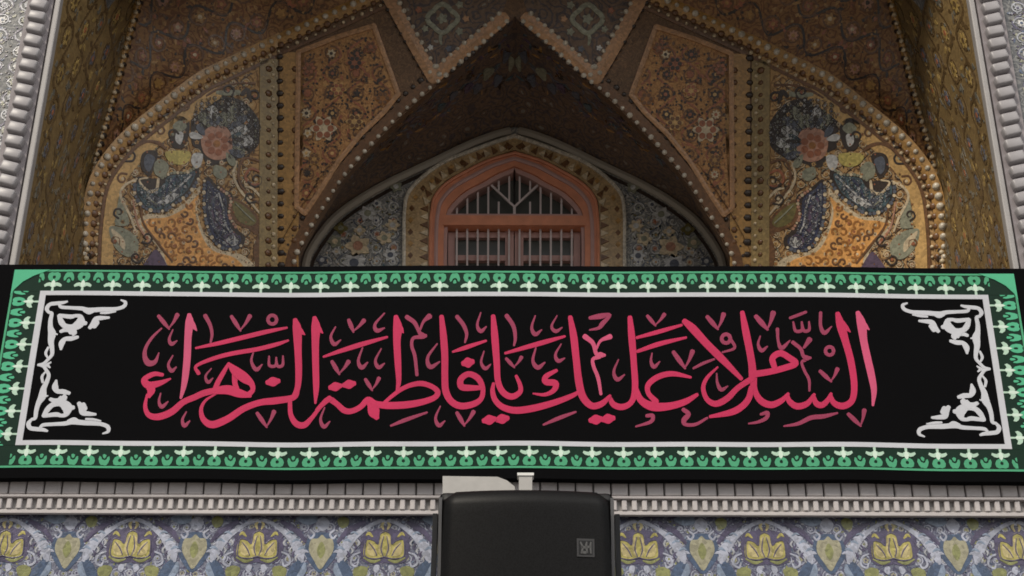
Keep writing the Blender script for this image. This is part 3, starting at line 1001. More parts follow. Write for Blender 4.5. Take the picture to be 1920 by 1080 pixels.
    # dark swirling stems in the ground
    for cx_, cy_, r_, a_, dr_ in ((610, 210, 34, 0.4, 1), (690, 300, 34, 2.0, -1), (800, 470, 30, 1.0, 1), (560, 350, 26, 3.3, 1), (500, 190, 32, 5.0, -1), (90, 600, 38, 0.3, 1), (120, 700, 30, 2.4, -1), (840, 600, 28, 4.0, 1), (860, 790, 26, 1.5, -1), (700, 930, 30, 0.8, 1), (760, 1040, 30, 3.0, -1), (250, 100, 30, 2.2, 1), (100, 130, 30, 0.2, -1), (420, 110, 28, 1.2, 1), (880, 950, 24, 2.6, 1), (630, 330, 24, 5.4, -1), (790, 380, 26, 0.9, 1)):
        FL([(cx_ + r_ * (1.25 - t) * math.cos(a_ + dr_ * t * 7.2), cy_ + r_ * (1.25 - t) * math.sin(a_ + dr_ * t * 7.2), 13 - 5 * t) for t in (0, .15, .3, .45, .6, .75, .9)], 0.0105 + 0.0001 * r_, 'dark' if (int(r_) % 4) else 'brown', 'swirl')
        FP('swirl_bud', [(cx_ + 9 * math.cos(w), cy_ + 9 * math.sin(w)) for w in [6.2832 * z / 7 for z in range(7)]], 0.0145, ('cream', 'rust', 'sage')[int(cx_) % 3], 2)
    # side bud, small blossoms and tendrils
    FP('bud_edge', [(465, 290), (510, 245), (570, 260), (580, 330), (565, 410), (520, 430), (480, 390)], 0.010, 'dark')
    FP('bud', [(480, 300), (520, 270), (560, 300), (540, 330), (505, 330)], 0.013, 'sage')
    FP('bud_core', [(500, 345), (535, 330), (545, 380), (515, 405)], 0.013, 'pearl')
    FP('small_leaf', [(460, 450), (520, 440), (600, 450), (580, 500), (520, 520), (470, 500)], 0.0135, 'lemon')
    FP('small_leaf', [(580, 530), (620, 490), (660, 510), (660, 570), (610, 590)], 0.0135, 'sage')
    FP('bud_edge', [(645, 450), (700, 440), (735, 470), (735, 540), (690, 585), (655, 520)], 0.012, 'dark')
    FP('bud', [(660, 480), (700, 460), (720, 490), (715, 540), (690, 560), (668, 515)], 0.015, 'slate')
    FP('small_leaf', [(390, 460), (440, 455), (455, 500), (430, 540), (400, 520)], 0.012, 'pearl')
    FP('small_leaf', [(260, 540), (320, 520), (330, 570), (290, 600), (255, 580)], 0.012, 'sage')
    FP('fan_leaf', [(760, 930), (830, 880), (910, 870), (900, 950), (860, 1010), (800, 1040), (750, 1000)], 0.011, 'sage')
    FP('fan_leaf_core', [(830, 940), (900, 880), (890, 920), (830, 1000)], 0.0135, 'cream')
    FP('fan_leaf', [(800, 850), (860, 700), (880, 830), (890, 860)], 0.010, 'sage')
    FP('corner_leaf', [(580, 1130), (640, 1000), (690, 1040), (730, 1130)], 0.011, 'plum')
    FL([(60, 500, 12), (150, 480, 14), (185, 540, 14), (180, 620, 14), (130, 690, 12), (60, 740, 12)], 0.012, 'brown', 'tendril')
    FL([(200, 500, 12), (215, 580, 14), (180, 660, 14), (110, 740, 12), (60, 800, 10)], 0.013, 'cream', 'tendril')
    FL([(60, 560, 12), (120, 540, 16), (150, 590, 14), (110, 630, 14), (60, 620, 10)], 0.014, 'rust', 'tendril')
    FL([(60, 700, 12), (110, 650, 14), (150, 640, 10)], 0.014, 'cream', 'tendril')
    FL([(100, 60, 14), (200, 60, 12), (300, 90, 16), (370, 130, 12)], 0.012, 'brown', 'tendril')
    FL([(190, 110, 26), (250, 115, 30), (310, 112, 20)], 0.013, 'sage', 'tendril')
    FL([(120, 160, 14), (140, 100, 30), (170, 120, 24)], 0.012, 'dark', 'tendril')
    FL([(600, 430, 14), (640, 400, 22), (700, 390, 16), (760, 420, 10)], 0.013, 'brown', 'tendril')
    FL([(760, 600, 10), (830, 640, 14), (850, 700, 14), (800, 800, 14), (770, 880, 10)], 0.012, 'cream', 'tendril')
    FL([(740, 740, 10), (720, 850, 12), (640, 960, 14), (560, 1060, 12)], 0.0135, 'brown', 'tendril')
    FL([(780, 720, 8), (750, 860, 10), (680, 960, 12)], 0.012, 'rose', 'tendril')
    FL([(60, 920, 40), (80, 1000, 44), (70, 1080, 40)], 0.010, 'brown', 'stem')

# tympanum behind the window
W_O = half([(208, 560), (208, 450), (207, 395), (198, 362), (165, 329), (128, 305), (88, 289), (48, 274), (0, 258)])
W_I = half([(160, 600), (160, 450), (158, 396), (151, 370), (128, 344), (89, 321), (50, 302), (0, 286)])
poly = [(sx(1, a + 6), b - 3) for a, b in D_C] + [(sx(-1, a + 6), b - 3) for a, b in D_C[-2::-1]]
poly += [(sx(-1, a), b) for a, b in W_I] + [(sx(1, a), b) for a, b in W_I[-2::-1]]
tym = inlay('tympanum', vault, T_PL.pt, poly[:], -0.10, 0.0, blue_arab)
for sd in (-1, 1):
    c = [(sx(sd, a - 7), b + 6) for a, b in D_C if b < 560]
    ribbon('arch_fillet', tym, T_PL.pt, [(x, y, 13) for x, y in c[::4]], 0.0, 0.02, plain_mat('stone_fillet', (0.42, 0.37, 0.30, 1), 0.5), 0.008, 4, caps=False)
    c = [(sx(sd, a - 17), b + 14) for a, b in D_C if b < 560 and a > 20]
    ribbon('dark_line', tym, T_PL.pt, [(x, y, 6) for x, y in c[::4]], 0.0, 0.006, G['dark'], 0.0, 4, caps=False)
tfield = [(sx(1, a - 26), b + 20) for a, b in D_C if b < 560] + [(sx(1, 0), 258)]
def tin(x, y):
    dx = abs(x - 960)
    return dx > 214 - max(0, 375 - y) * 0.9 and inside(tfield + [(960, 560)], 960 + dx, y) and y < 550
sc = Scroll(T_PL.pt, scroll_mats, tin)
for sd in (-1, 1):
    x0, x1 = sorted((sx(sd, 60), sx(sd, 400)))
    sc.rinceau(x0, 300, x1, 545, 15, (SLATE, PEARL, (CREAM, PEARL, SAGE, ROSE), (RUST, OCHRE, NAVY), (SAGE, TEAL, OLIVE, PEARL), (DARK, CREAM, PEARL)), True, 2.0, random.Random(21))
sc.build('tympanum_scrollwork', tym)
for sd in (-1, 1):
    for (a, b, r, m1, m2, n) in ((293, 463, 26, 'cream', 'rose', 5), (275, 402, 18, 'pearl', 'sage', 6), (228, 424, 15, 'cream', 'pearl', 6), (243, 448, 16, 'cream', 'sage', 5), (290, 434, 12, 'cream', 'pearl', 4), (258, 384, 9, 'pearl', 'slate', 5), (222, 352, 13, 'sage', 'pearl', 5), (336, 455, 15, 'sage', 'cream', 5), (325, 430, 14, 'olive', 'sage', 4), (232, 480, 15, 'pearl', 'slate', 6), (333, 474, 9, 'pearl', 'cream', 5), (300, 495, 24, 'pearl', 'slate', 7), (360, 490, 12, 'slate', 'pearl', 5)):
        pts = [(sx(sd, a + r * (.8 + .2 * math.cos(n * t)) * math.cos(t)), b + r * .85 * (.8 + .2 * math.cos(n * t)) * math.sin(t)) for t in [6.2832 * q / (4 * n) for q in range(4 * n)]]
        fo = inlay('blossom', tym, T_PL.pt, pts, 0.0, 0.0095, G[m1])
        pts = [(sx(sd, a + r * .38 * math.cos(t)), b + r * .34 * math.sin(t)) for t in [6.2832 * q / 10 for q in range(10)]]
        # eye sits on the blossom
        inlay('blossom_eye', tym, T_PL.pt, pts, 0.009, 0.0115, G[m2])

# window surround: gold band with saw-tooth edge
for sd in (-1, 1):
    poly = [(sx(sd, a), b) for a, b in W_O] + [(sx(sd, a), b) for a, b in W_I[::-1]]
    sur = inlay('window_surround', tym, T_PL.pt, poly, -0.05, 0.03, tile_mat('sand_tile', (0.44, 0.30, 0.15, 1)))
    edge = [(sx(sd, a - 4), b + 4) for a, b in W_O]
    mp3 = lambda x, y, h=0.0: T_PL.pt(x, y, h + 0.03)
    for k, q in enumerate(resample([(sx(sd, a + 8), b - 8) for a, b in W_I], 15)):
        nx = sd if q.y > 385 else sd * .6
        ny = 0 if q.y > 385 else -.8
        tx, ty = -ny, nx
        inlay('tooth', tym, mp3, [(q.x - tx * 6 - nx * 6, q.y - ty * 6 - ny * 6), (q.x + tx * 6 - nx * 6, q.y + ty * 6 - ny * 6), (q.x + nx * 9, q.y + ny * 9)], 0.0, 0.007, G['brown'] if k % 2 else G['cream'])
    for k, q in enumerate(resample([(sx(sd, a - 14), b + 12) for a, b in W_O if a > 14], 22)):
        inlay('diamond', tym, mp3, [(q.x - 5, q.y), (q.x, q.y - 6), (q.x + 5, q.y), (q.x, q.y + 6)], 0.0, 0.005, G['ochre'] if k % 2 else G['brown'])
    ribbon('surround_fillet', tym, mp3, [(x, y, 6) for x, y in [(sx(sd, a - 2), b + 2) for a, b in W_O][::4]], -0.03, 0.012, G['bone'], 0.002, 4, caps=False)

# gallery floor and blind wall behind, so that the niche is closed
box('gallery_floor', vault, (-2.45, 0.12, 4.0), (2.45, 2.9, 4.2), G['marble_d'])
box('rear_wall', vault, (-1.6, 2.32, 4.2), (1.6, 2.5, 9.0), G['joint'])

for sd in (-1, 1):  # unseen boxes added to keep sky light from leaking into the vault
    lo, hi = sorted((sd * 1.605, sd * 2.75))
    box('light_blocker', vault, (lo, 2.32, 4.2), (hi, 2.5, 9.2), G['joint'])
    lo, hi = sorted((sd * 2.72, sd * 2.9))
    box('light_blocker', vault, (lo, 0.12, 4.2), (hi, 2.318, 9.2), G['joint'])
box('light_blocker', vault, (-2.9, 0.52, 9.21), (2.9, 2.5, 9.4), G['joint'])  # unseen lid, added against light leaking in from above

# ================================================================== WINDOW
win = thing('arched_window', at(960, 600, 2.15), 'salmon pink arched window with pale bars and dark panes', 'window')
pink = plain_mat('salmon_paint', (0.62, 0.235, 0.125, 1), 0.5, 0.4, 0.32, 14)
palepink = plain_mat('pale_pink_paint', (0.46, 0.27, 0.235, 1), 0.5, 0.4, 0.15, 20)
ironp = plain_mat('grey_white_bar_paint', (0.56, 0.47, 0.45, 1), 0.5, 0.4, 0.12, 20)
glass = plain_mat('dark_window_glass', (0.085, 0.088, 0.08, 1), 0.12, 0.5, 0.3, 3)
F_O = half([(160, 600), (160, 450), (157, 396), (150, 370), (127, 345), (88, 322), (49, 303), (0, 289)])
F_I = half([(132, 600), (132, 450), (128, 408), (119, 388), (93, 363), (58, 344), (34, 330), (0, 316)])
WP = vplane(2.19)
for sd in (-1, 1):
    poly = [(sx(sd, a), b) for a, b in F_O] + [(sx(sd, a), b) for a, b in F_I[::-1]]
    inlay('arch_frame', win, WP.pt, poly, -0.1, 0.03, pink)
    poly2 = [(sx(sd, a), b) for a, b in F_I] + [(sx(sd, a - 6), b + 6) for a, b in F_I[::-1] if a > 8]
    inlay('inner_bead', win, WP.pt, poly2, -0.1, 0.012, palepink)
for sd in (-1, 1):
    mid = [(sx(sd, (a + c) / 2), (b + d) / 2) for (a, b), (c, d) in zip(F_O, F_I)]
    ribbon('frame_moulding', win, WP.pt, [(x, y, 7) for x, y in mid[::4]], 0.02, 0.038, palepink, 0.003, 4, caps=False)
    rim_ = [(sx(sd, a - 3), b + 3) for a, b in F_O]
    ribbon('frame_moulding', win, WP.pt, [(x, y, 5) for x, y in rim_[::4]], 0.02, 0.042, pink, 0.003, 4, caps=False)
inlay('transom', win, WP.pt, [(826, 409), (1094, 409), (1094, 427), (826, 427)], -0.1, 0.034, pink)
inlay('transom_bead', win, WP.pt, [(828, 404), (1092, 404), (1092, 409), (828, 409)], -0.1, 0.02, palepink)
# panes behind the bars
GP = vplane(2.27)
for sd in (-1, 1):
    inlay('pane', win, GP.pt, [(sx(sd, 2), 300), (sx(sd, 130), 300), (sx(sd, 140), 420), (sx(sd, 2), 420)], -0.01, 0.0, glass)
    inlay('pane', win, GP.pt, [(sx(sd, 2), 421), (sx(sd, 140), 421), (sx(sd, 140), 610), (sx(sd, 2), 610)], -0.01, 0.0, glass)
    # sash frame
    SP = vplane(2.245)
    sash = inlay('sash', win, SP.pt, [(sx(sd, 111), 437), (sx(sd, 124), 437), (sx(sd, 124), 600), (sx(sd, 111), 600)], -0.03, 0.01, palepink)
    inlay('stile', sash, SP.pt, [(sx(sd, 1), 432), (sx(sd, 17), 432), (sx(sd, 17), 600), (sx(sd, 1), 600)], -0.03, 0.012, palepink)
    inlay('rail', sash, SP.pt, [(sx(sd, 17), 437), (sx(sd, 111), 437), (sx(sd, 111), 447), (sx(sd, 17), 447)], -0.03, 0.01, palepink)
    inlay('rail', sash, SP.pt, [(sx(sd, 17), 480), (sx(sd, 111), 480), (sx(sd, 111), 490), (sx(sd, 17), 490)], -0.03, 0.01, palepink)
BP = vplane(2.205)
def bar(x0, y0, x1, y1, w, h=0.0, m=ironp):
    w *= 0.85
    d = Vector((x1 - x0, y1 - y0)).normalized(); n = Vector((-d.y, d.x)) * w / 2
    inlay('glazing_bar', win, BP.pt, [(x0 + n.x, y0 + n.y), (x1 + n.x, y1 + n.y), (x1 - n.x, y1 - n.y), (x0 - n.x, y0 - n.y)], h - 0.012, h, m)
def arch_top(dx):
    for (a, b), (c, d) in zip(F_I[:-1], F_I[1:]):
        if c <= dx <= a: return b + (d - b) * (a - dx) / max(a - c, 1e-6)
    return 320
for k in range(1, 7):
    for sd in (-1, 1):
        dx = 9.8 + (k - 1) * 19.6
        top = arch_top(dx) - 4
        if k <= 2:
            bar(sx(sd, dx), top, sx(sd, dx), 386 - (dx) * 1.0, 4)
            if k == 2: bar(sx(sd, dx), 384 - dx * .2, sx(sd, dx), 405, 4)
        else:
            bar(sx(sd, dx), top, sx(sd, dx), 405, 4)
        bar(sx(sd, dx), 427, sx(sd, dx), 600, 4.2)
for sd in (-1, 1):
    bar(sx(sd, 0), 388, sx(sd, 46), 345, 4.4, 0.004)
bar(960, 386, 960, 405, 6, 0.006)

# ================================================================== PIERS AND LOWER WALL
pier_arab = arab_mat('pier_mosaic', (0.115, 0.12, 0.125, 1), (0.21, 0.21, 0.205, 1), (0.33, 0.32, 0.30, 1), (0.05, 0.055, 0.065, 1), 11)
FZ0, FZ1 = 3.55, 11.5
knob_me = box_me('knob', 0.086, 0.05, 0.056, G['knob'], 0.011, 2)
for p in knob_me.polygons: p.use_smooth = True
knob_sm = box_me('knob', 0.062, 0.04, 0.048, G['knob'], 0.009, 2)
for sd in (-1, 1):
    nm = 'left' if sd < 0 else 'right'
    pr = thing('tiled_pier', (sd * 3.0, 0.2, FZ0),
               'grey tiled pier with white knob moulding beside the dark unlit side wall of the niche' if sd < 0 else 'grey tiled pier with white knob moulding beside the brighter olive side wall of the niche', 'pier')
    xs = lambda a: sd * a
    lo, hi = sorted((xs(XE + 0.012), xs(XE + 3.2)))
    box('mosaic_face', pr, (lo, 0.0, FZ0), (hi, 0.1, FZ1), pier_arab)
    lo, hi = sorted((xs(XE - 0.002), xs(XE + 0.026)))
    box('edge_fillet', pr, (lo, -0.03, FZ0), (hi, 0.02, FZ1), G['marble_d'], 0.006)
    lo, hi = sorted((xs(XE + 0.036), xs(XE + 0.165)))
    bedo = box('knob_moulding', pr, (lo, -0.022, FZ0), (hi, 0.0, FZ1), G['lilac'])
    xk = xs(XE + 0.095)
    z = 4.75; i = 0
    rk = random.Random(17 + sd)
    while z < 8.0:
        o = link('knob', knob_me, bedo, Vector((xk + rk.uniform(-.003, .003), -0.035, z)))
        o.rotation_euler = (0, R(-14 * sd) + rk.uniform(-.05, .05), 0)
        o.scale = (1, 1, rk.uniform(.92, 1.06))
        z += 0.0735; i += 1
    # outer moulding column
    lo, hi = sorted((xs(XE + 0.36), xs(XE + 0.45)))
    bedo = box('outer_moulding', pr, (lo, -0.018, FZ0), (hi, 0.0, FZ1), G['lilac'])
    z = 5.6
    while z < 8.0:
        o = link('knob', knob_sm, bedo, Vector((xs(XE + 0.405), -0.03, z)))
        o.rotation_euler = (0, R(-8 * sd), 0)
        z += 0.068
    sc = Scroll(lambda x, z, h: Vector((x, -h, z)), [G['w_grey'], G['w_violet'], G['sage'], G['w_deep'], G['sage'], G['pearl'], G['dark']], lambda x, y: True)
    a0, a1 = sorted((xs(XE + 0.18), xs(XE + 0.35)))
    sc.rinceau(a0 + .01, 5.0, a1 - .01, 8.2, 0.055, (1, 0, (0, 2, 5), (1, 3), (2, 4, 3), (1, 0, 6)), True, 2.5, random.Random(4))
    sc.build('pier_scrollwork', pr)
# unseen spandrel over the mouth arch, added to block light and darken the vault
f_all = f_curve(-1, 40)
up = [p for p in f_all if p.z > zsp - 0.01]
ptsF = [Vector((-XE - 0.0, 0, zsp))] + up + [mir(p) for p in up[-2::-1]] + [Vector((XE, 0, zsp))]
fr = [Vector((p.x, 0.004, p.z)) for p in ptsF] + [Vector((XE, 0.004, FZ1)), Vector((-XE, 0.004, FZ1))]
bk = [p + Vector((0, 0.5, 0)) for p in fr]
v, f = prism_vf(fr, bk)
sp = link('shading_spandrel', mesh_from('shading_spandrel', v, f, pier_arab), None)
tag(sp, 'unseen tiled spandrel over the niche mouth, added to shade the vault', 'wall')

# ------------------------------------------------------------------ parapet with flowered tile frieze
par = thing('parapet_wall', (0, 0.0, 0.0), 'grey violet tile wall with yellow flowers under the black banner', 'wall')
WPL = vplane(0.0)
par_arab = arab_mat('frieze_mosaic', (0.145, 0.155, 0.21, 1), (0.08, 0.085, 0.14, 1), (0.28, 0.29, 0.33, 1), (0.055, 0.055, 0.10, 1), 15)
zc_top = WPL.pt(960, 905).z
box('tile_face', par, (-5.4, 0.0, 0.0), (5.4, 0.12, zc_top + 0.35), par_arab)
box('coping', par, (-XE + 0.0, 0.122, zc_top + 0.02), (XE, 0.5, zc_top + 0.35), G['marble_d'])
pxm = (WPL.pt(1060, 1030) - WPL.pt(960, 1030)).x / 100.0     # metres per photo pixel on this wall
zrow = lambda y, Y=0.0: vplane(Y).pt(960, y).z
FLZ = WPL.pt(960, 1029).z
pzm = (WPL.pt(960, 1010).z - WPL.pt(960, 1050).z) / 40.0
def wmp(x, y, h): return Vector((x * pxm, -h * 0.4, -y * pzm))
pieces = []
def wpiece(name, pts, h0, h1, m, sm=4):
    pts2 = [(p.x, p.y) for p in catmull([(a, b, 0) for a, b in pts], sm, True)] if sm else pts
    v, f = prism_vf([wmp(x, y, h1) for x, y in pts2], [wmp(x, y, h0) for x, y in pts2])
    pieces.append((name, mesh_from(name, v, f, G[m])))
def wline(name, path, h0, h1, m, mirror=False):
    for s in ((1, -1) if mirror else (1,)):
        v, f = ribbon_vf(wmp, [(s * x, y, w) for x, y, w in path], h0, h1, 0.0008, 5)
        pieces.append((name, mesh_from(name, v, f, G[m])))
wpiece('flower_ground', [(-46, -5), (-40, -28), (-15, -36), (0, -43), (15, -36), (42, -28), (48, -5), (42, 22), (20, 30), (0, 27), (-20, 30), (-42, 22)], 0, 0.003, 'w_violet')
wpiece('flower', [(-37, 16), (-39, -2), (-34, -15), (-20, -13), (-12, -7), (-11, -26), (0, -33), (11, -26), (13, -8), (21, -14), (34, -16), (37, 0), (35, 16), (16, 20), (0, 16), (-16, 20)], 0.003, 0.006, 'w_yellow')
for s in (-1, 1):
    wpiece('petal', [(s * 3, 12), (s * 5, -10), (s * 1, -24), (s * 9, -18), (s * 12, 0), (s * 9, 12)], 0.006, 0.0085, 'w_straw')
    wpiece('petal', [(s * 14, 14), (s * 18, -2), (s * 29, -11), (s * 33, 0), (s * 29, 13)], 0.006, 0.0085, 'w_straw')
wline('arch_band', [(84, 24, 8), (79, 8, 19), (70, -8, 18), (57, -22, 12), (42, -34, 9), (25, -45, 7), (8, -52, 7), (1, -49, 5)], 0, 0.005, 'w_white', True)
for q_ in range(6):
    u_ = q_ / 5
    bx_, by_ = 80 - 30 * u_, 10 - 36 * u_
    wline('feather', [(bx_ + 2, by_, 3), (bx_ + 9, by_ - 4, 6 - 2 * u_), (bx_ + 15, by_ - 2, 2)], 0, 0.0062, 'w_blue' if q_ % 2 else 'w_white', True)
    wline('feather', [(bx_ - 4, by_ + 3, 2), (bx_ - 8, by_ + 9, 4), (bx_ - 6, by_ + 14, 2)], 0, 0.0058, 'w_violet' if q_ % 2 else 'w_grey', True)
for pa_ in ([(0, -32, 2), (10, -26, 2.2), (13, -8, 2.4), (21, -14, 2.2), (34, -16, 2), (37, 0, 2), (35, 16, 2), (16, 20, 2), (0, 16, 2)], [(3, 14, 1.6), (7, 0, 2.4), (3, -22, 1.4)], [(14, 14, 1.6), (20, 2, 2.4), (30, -10, 1.4)]):
    wline('petal_outline', pa_, 0, 0.0095, 'w_violet', True)
wline('crown_petal', [(4, -36, 3), (7, -44, 6), (3, -49, 2)], 0, 0.0052, 'w_straw', True)
wline('crown_petal', [(24, -22, 3), (31, -28, 6), (36, -24, 2)], 0, 0.0052, 'w_yellow', True)
wline('sepal', [(8, 22, 3), (22, 25, 6), (38, 18, 3)], 0, 0.0064, 'w_green', True)
wline('vine', [(46, 8, 3), (58, 14, 4), (62, 28, 4), (52, 34, 4), (48, 26, 3)], 0, 0.0050, 'w_white', True)
wline('vine', [(96, -34, 3), (104, -26, 4), (98, -18, 4), (92, -24, 3)], 0, 0.0050, 'w_white', True)
wline('violet_leaf', [(88, -12, 6), (74, -30, 10), (58, -40, 11), (42, -49, 7)], 0, 0.0042, 'w_violet', True)  # dark violet leaf of the tile pattern
wline('blue_leaf', [(83, 22, 10), (78, 36, 24), (68, 50, 22), (58, 62, 8)], 0, 0.0046, 'w_deep', True)
wline('blue_leaf', [(90, 30, 6), (88, 42, 12), (80, 56, 10)], 0, 0.0056, 'w_blue', True)
wpiece('palmette_ground', [(119 - 31, 6), (119 - 24, -22), (119, -30), (119 + 24, -22), (119 + 31, 6), (119 + 18, 30), (119, 46), (119 - 18, 30)], 0, 0.0026, 'w_deep')
wpiece('palmette', [(119 - 23, 4), (119 - 20, -16), (119 - 8, -18), (119, -25), (119 + 8, -18), (119 + 20, -16), (119 + 23, 4), (119 + 12, 24), (119, 40), (119 - 12, 24)], 0.0026, 0.005, 'w_beige')
wpiece('palmette_core', [(119 - 8, 4), (119, -12), (119 + 8, 4), (119, 20)], 0.005, 0.0068, 'w_green')
wpiece('cloud', [(68, -56), (80, -62), (104, -61), (108, -50), (92, -44), (78, -48)], 0, 0.0035, 'w_blue')
wpiece('spray', [(-92, -52), (-82, -60), (-70, -54), (-72, -42), (-84, -38)], 0, 0.0035, 'w_green')
wpiece('spray', [(119 - 13, -48), (119, -60), (119 + 13, -48), (119 + 5, -34), (119 - 5, -34)], 0, 0.003, 'w_white')
for a, b in ((-70, -43), (-17, 1), (12, 38), (58, 88)):
    wpiece('border_dash', [(a, -65), (b, -65), (b, -59), (a, -59)], 0, 0.003, 'w_violet', 0)
for s in (-1, 1):
    wpiece('green_leaf', [(s * 30, 38), (s * 44, 33), (s * 57, 40), (s * 52, 56), (s * 36, 54)], 0, 0.0036, 'w_green')
    wpiece('white_bud', [(s * 8, 33), (s * 16, 31), (s * 20, 40), (s * 12, 46)], 0, 0.0036, 'w_white')
    wpiece('white_bud', [(s * 92, 58), (s * 104, 50), (s * 112, 60), (s * 104, 72)], 0, 0.0036, 'w_white')
    wline('curl', [(s * 20, 60, 4), (s * 34, 70, 5), (s * 50, 66, 5), (s * 54, 78, 4)], 0, 0.004, 'w_white')
cols_flower = {}
for k in range(-5, 6):
    cx = -3 + k * 238.0 - 0.0
    X = (WPL.pt(960 + cx, 1030)).x
    for name, me in pieces:
        o = link(name, me, par, Vector((X, -0.0005, FLZ)))
sc = Scroll(lambda x, z, h: Vector((x, -h, z)), [G['w_white'], G['w_violet'], G['w_grey'], G['w_deep'], G['w_green'], G['w_blue'], G['w_beige']], lambda x, y: True)
sc.rinceau(-2.7, FLZ - 0.75, 2.7, zrow(973), 0.032, (1, 0, (0, 6, 2), (1, 4), (2, 4, 3, 5), (1, 0, 3)), False, 2.0, random.Random(44))
for i in range(len(sc.v)):
    v_ = sc.v[i]; sc.v[i] = Vector((v_.x, v_.y * 0.2, v_.z))
sc.build('frieze_scrollwork', par)

# cornice: course of pale blocks, toothed course, fillets
cor = thing('cornice', (0, -0.03, zrow(965)), 'pale marble cornice with jointed blocks and small teeth above the flowered tiles', 'cornice')
box('backing', cor, (-5.4, -0.028, zrow(963)), (5.4, -0.002, zrow(905) + 0.1), G['joint'])
zb0, zb1 = zrow(929, -.06), zrow(905, -.06) + 0.06
per = (vplane(-.06).pt(993.2, 915) - vplane(-.06).pt(960, 915)).x
rb = random.Random(9)
blk = box_me('block', per - 0.006, 0.034, zb1 - zb0, G['marble'], 0.004, 1)
for k in range(-44, 45):
    link('block', blk, cor, Vector((k * per, -0.045 + rb.uniform(-.0015, .0015), (zb0 + zb1) / 2)))
box('fillet', cor, (-5.4, -0.064, zrow(935, -.06)), (5.4, -0.0275, zrow(929, -.06) - 0.001), G['marble'], 0.004)
dper = (vplane(-.05).pt(978.9, 945) - vplane(-.05).pt(960, 945)).x
zd0, zd1 = zrow(957, -.05), zrow(937, -.05)
dent = box_me('dentil', dper * 0.52, 0.02, zd1 - zd0, G['marble'], 0.003, 1)
box('dentil_bed', cor, (-5.4, -0.036, zd0), (5.4, -0.0275, zd1), G['marble_d'])
for k in range(-72, 73):
    link('dentil', dent, cor, Vector((k * dper, -0.0455, (zd0 + zd1) / 2)))
box('lower_fillet', cor, (-5.4, -0.05, zrow(965, -.05)), (5.4, -0.0275, zd0 - 0.0008), G['marble'], 0.003)

# ================================================================== BANNER
YB = -0.115
BP_ = vplane(YB)
ban = thing('banner', Vector((0, YB + 0.02, BP_.pt(960, 900).z)), 'long black banner with pink Arabic calligraphy, white inner line and green border', 'banner')
black = cloth_mat('black_cloth', (0.0028, 0.0028, 0.0034, 1), 0.95, 700, 0.15, 0.12, 0.0)
black.node_tree.nodes['Principled BSDF'].inputs['Specular IOR Level'].default_value = 0.08
dgreen = cloth_mat('dark_green_cloth', (0.0035, 0.022, 0.013, 1))
green = cloth_mat('mint_green_print', (0.075, 0.35, 0.19, 1), 0.8)
bgreen = cloth_mat('bright_mint_print', (0.085, 0.43, 0.245, 1), 0.8)
pgreen = cloth_mat('pale_mint_print', (0.44, 0.62, 0.50, 1), 0.8)
white = cloth_mat('white_ribbon', (0.53, 0.545, 0.59, 1), 0.8)
pinkc = cloth_mat('rose_embroidery', (0.49, 0.017, 0.085, 1), 0.6, 500, 0.35, 0.2, 0.3)
pinkd = cloth_mat('dusky_rose_embroidery', (0.285, 0.032, 0.085, 1), 0.6, 500, 0.35, 0.25, 0.3)
pinkl = cloth_mat('light_rose_embroidery', (0.55, 0.075, 0.17, 1), 0.6, 500, 0.35, 0.2, 0.3)
def bp(x, y, h=0.0):
    return BP_.pt(x, y, h)
# plane coordinates of main lines (ideal pixels, symmetric)
ztop = bp(960, 499).z; zbot = bp(960, 899).z
zg1, zg0 = bp(960, 509.5).z, bp(960, 880).z          # green strip outer
zw1, zw0 = bp(960, 549).z, bp(960, 838).z            # white line outer
xg = bp(960 + 936, 510).x
xw = bp(960 + 888, 549).x
lw = 0.0215                                            # white line width
xo = xg + 0.12
mb = lambda x, z, h: Vector((x, YB - h, z))
def seg(lo, hi, n=70):
    """rectangle outline cut into short steps along its length so that it can follow the slack of the cloth"""
    (x0, z0), (x1, z1) = lo, hi
    return [(x0 + (x1 - x0) * i / n, z0) for i in range(n + 1)] + [(x1 + (x0 - x1) * i / n, z1) for i in range(n + 1)]
inlay('cloth', ban, mb, seg((-xo, zbot), (xo, ztop)), -0.045, 0.0, black)
# green strip ground
for nm, lo, hi in (('border_ground', (-xg, zw1), (xg, zg1)), ('border_ground', (-xg, zg0), (xg, zw0)), ('border_ground', (-xg, zw0 + .001), (-xw, zw1 - .001)), ('border_ground', (xw, zw0 + .001), (xg, zw1 - .001))):
    inlay(nm, ban, mb, seg(lo, hi), 0.0, 0.0012, dgreen)
# thin green outer line
e = 0.009
inlay('border_line', ban, mb, seg((-xg, zg1 - e), (xg, zg1)), 0.0, 0.003, green)
inlay('border_line', ban, mb, seg((-xg, zg0), (xg, zg0 + e)), 0.0, 0.003, green)
for s in (-1, 1):
    inlay('border_line', ban, mb, [(s * xg, zg0 + e), (s * (xg - e), zg0 + e), (s * (xg - e), zg1 - e), (s * xg, zg1 - e)], 0.0, 0.003, green)
# white line
inlay('white_line', ban, mb, seg((-xw, zw1 - lw), (xw, zw1)), 0.0, 0.004, white)
inlay('white_line', ban, mb, seg((-xw, zw0), (xw, zw0 + lw)), 0.0, 0.004, white)
for s in (-1, 1):
    inlay('white_line', ban, mb, [(s * xw, zw0 + lw), (s * (xw - lw * 1.25), zw0 + lw), (s * (xw - lw * 1.25), zw1 - lw), (s * xw, zw1 - lw)], 0.0, 0.004, white)

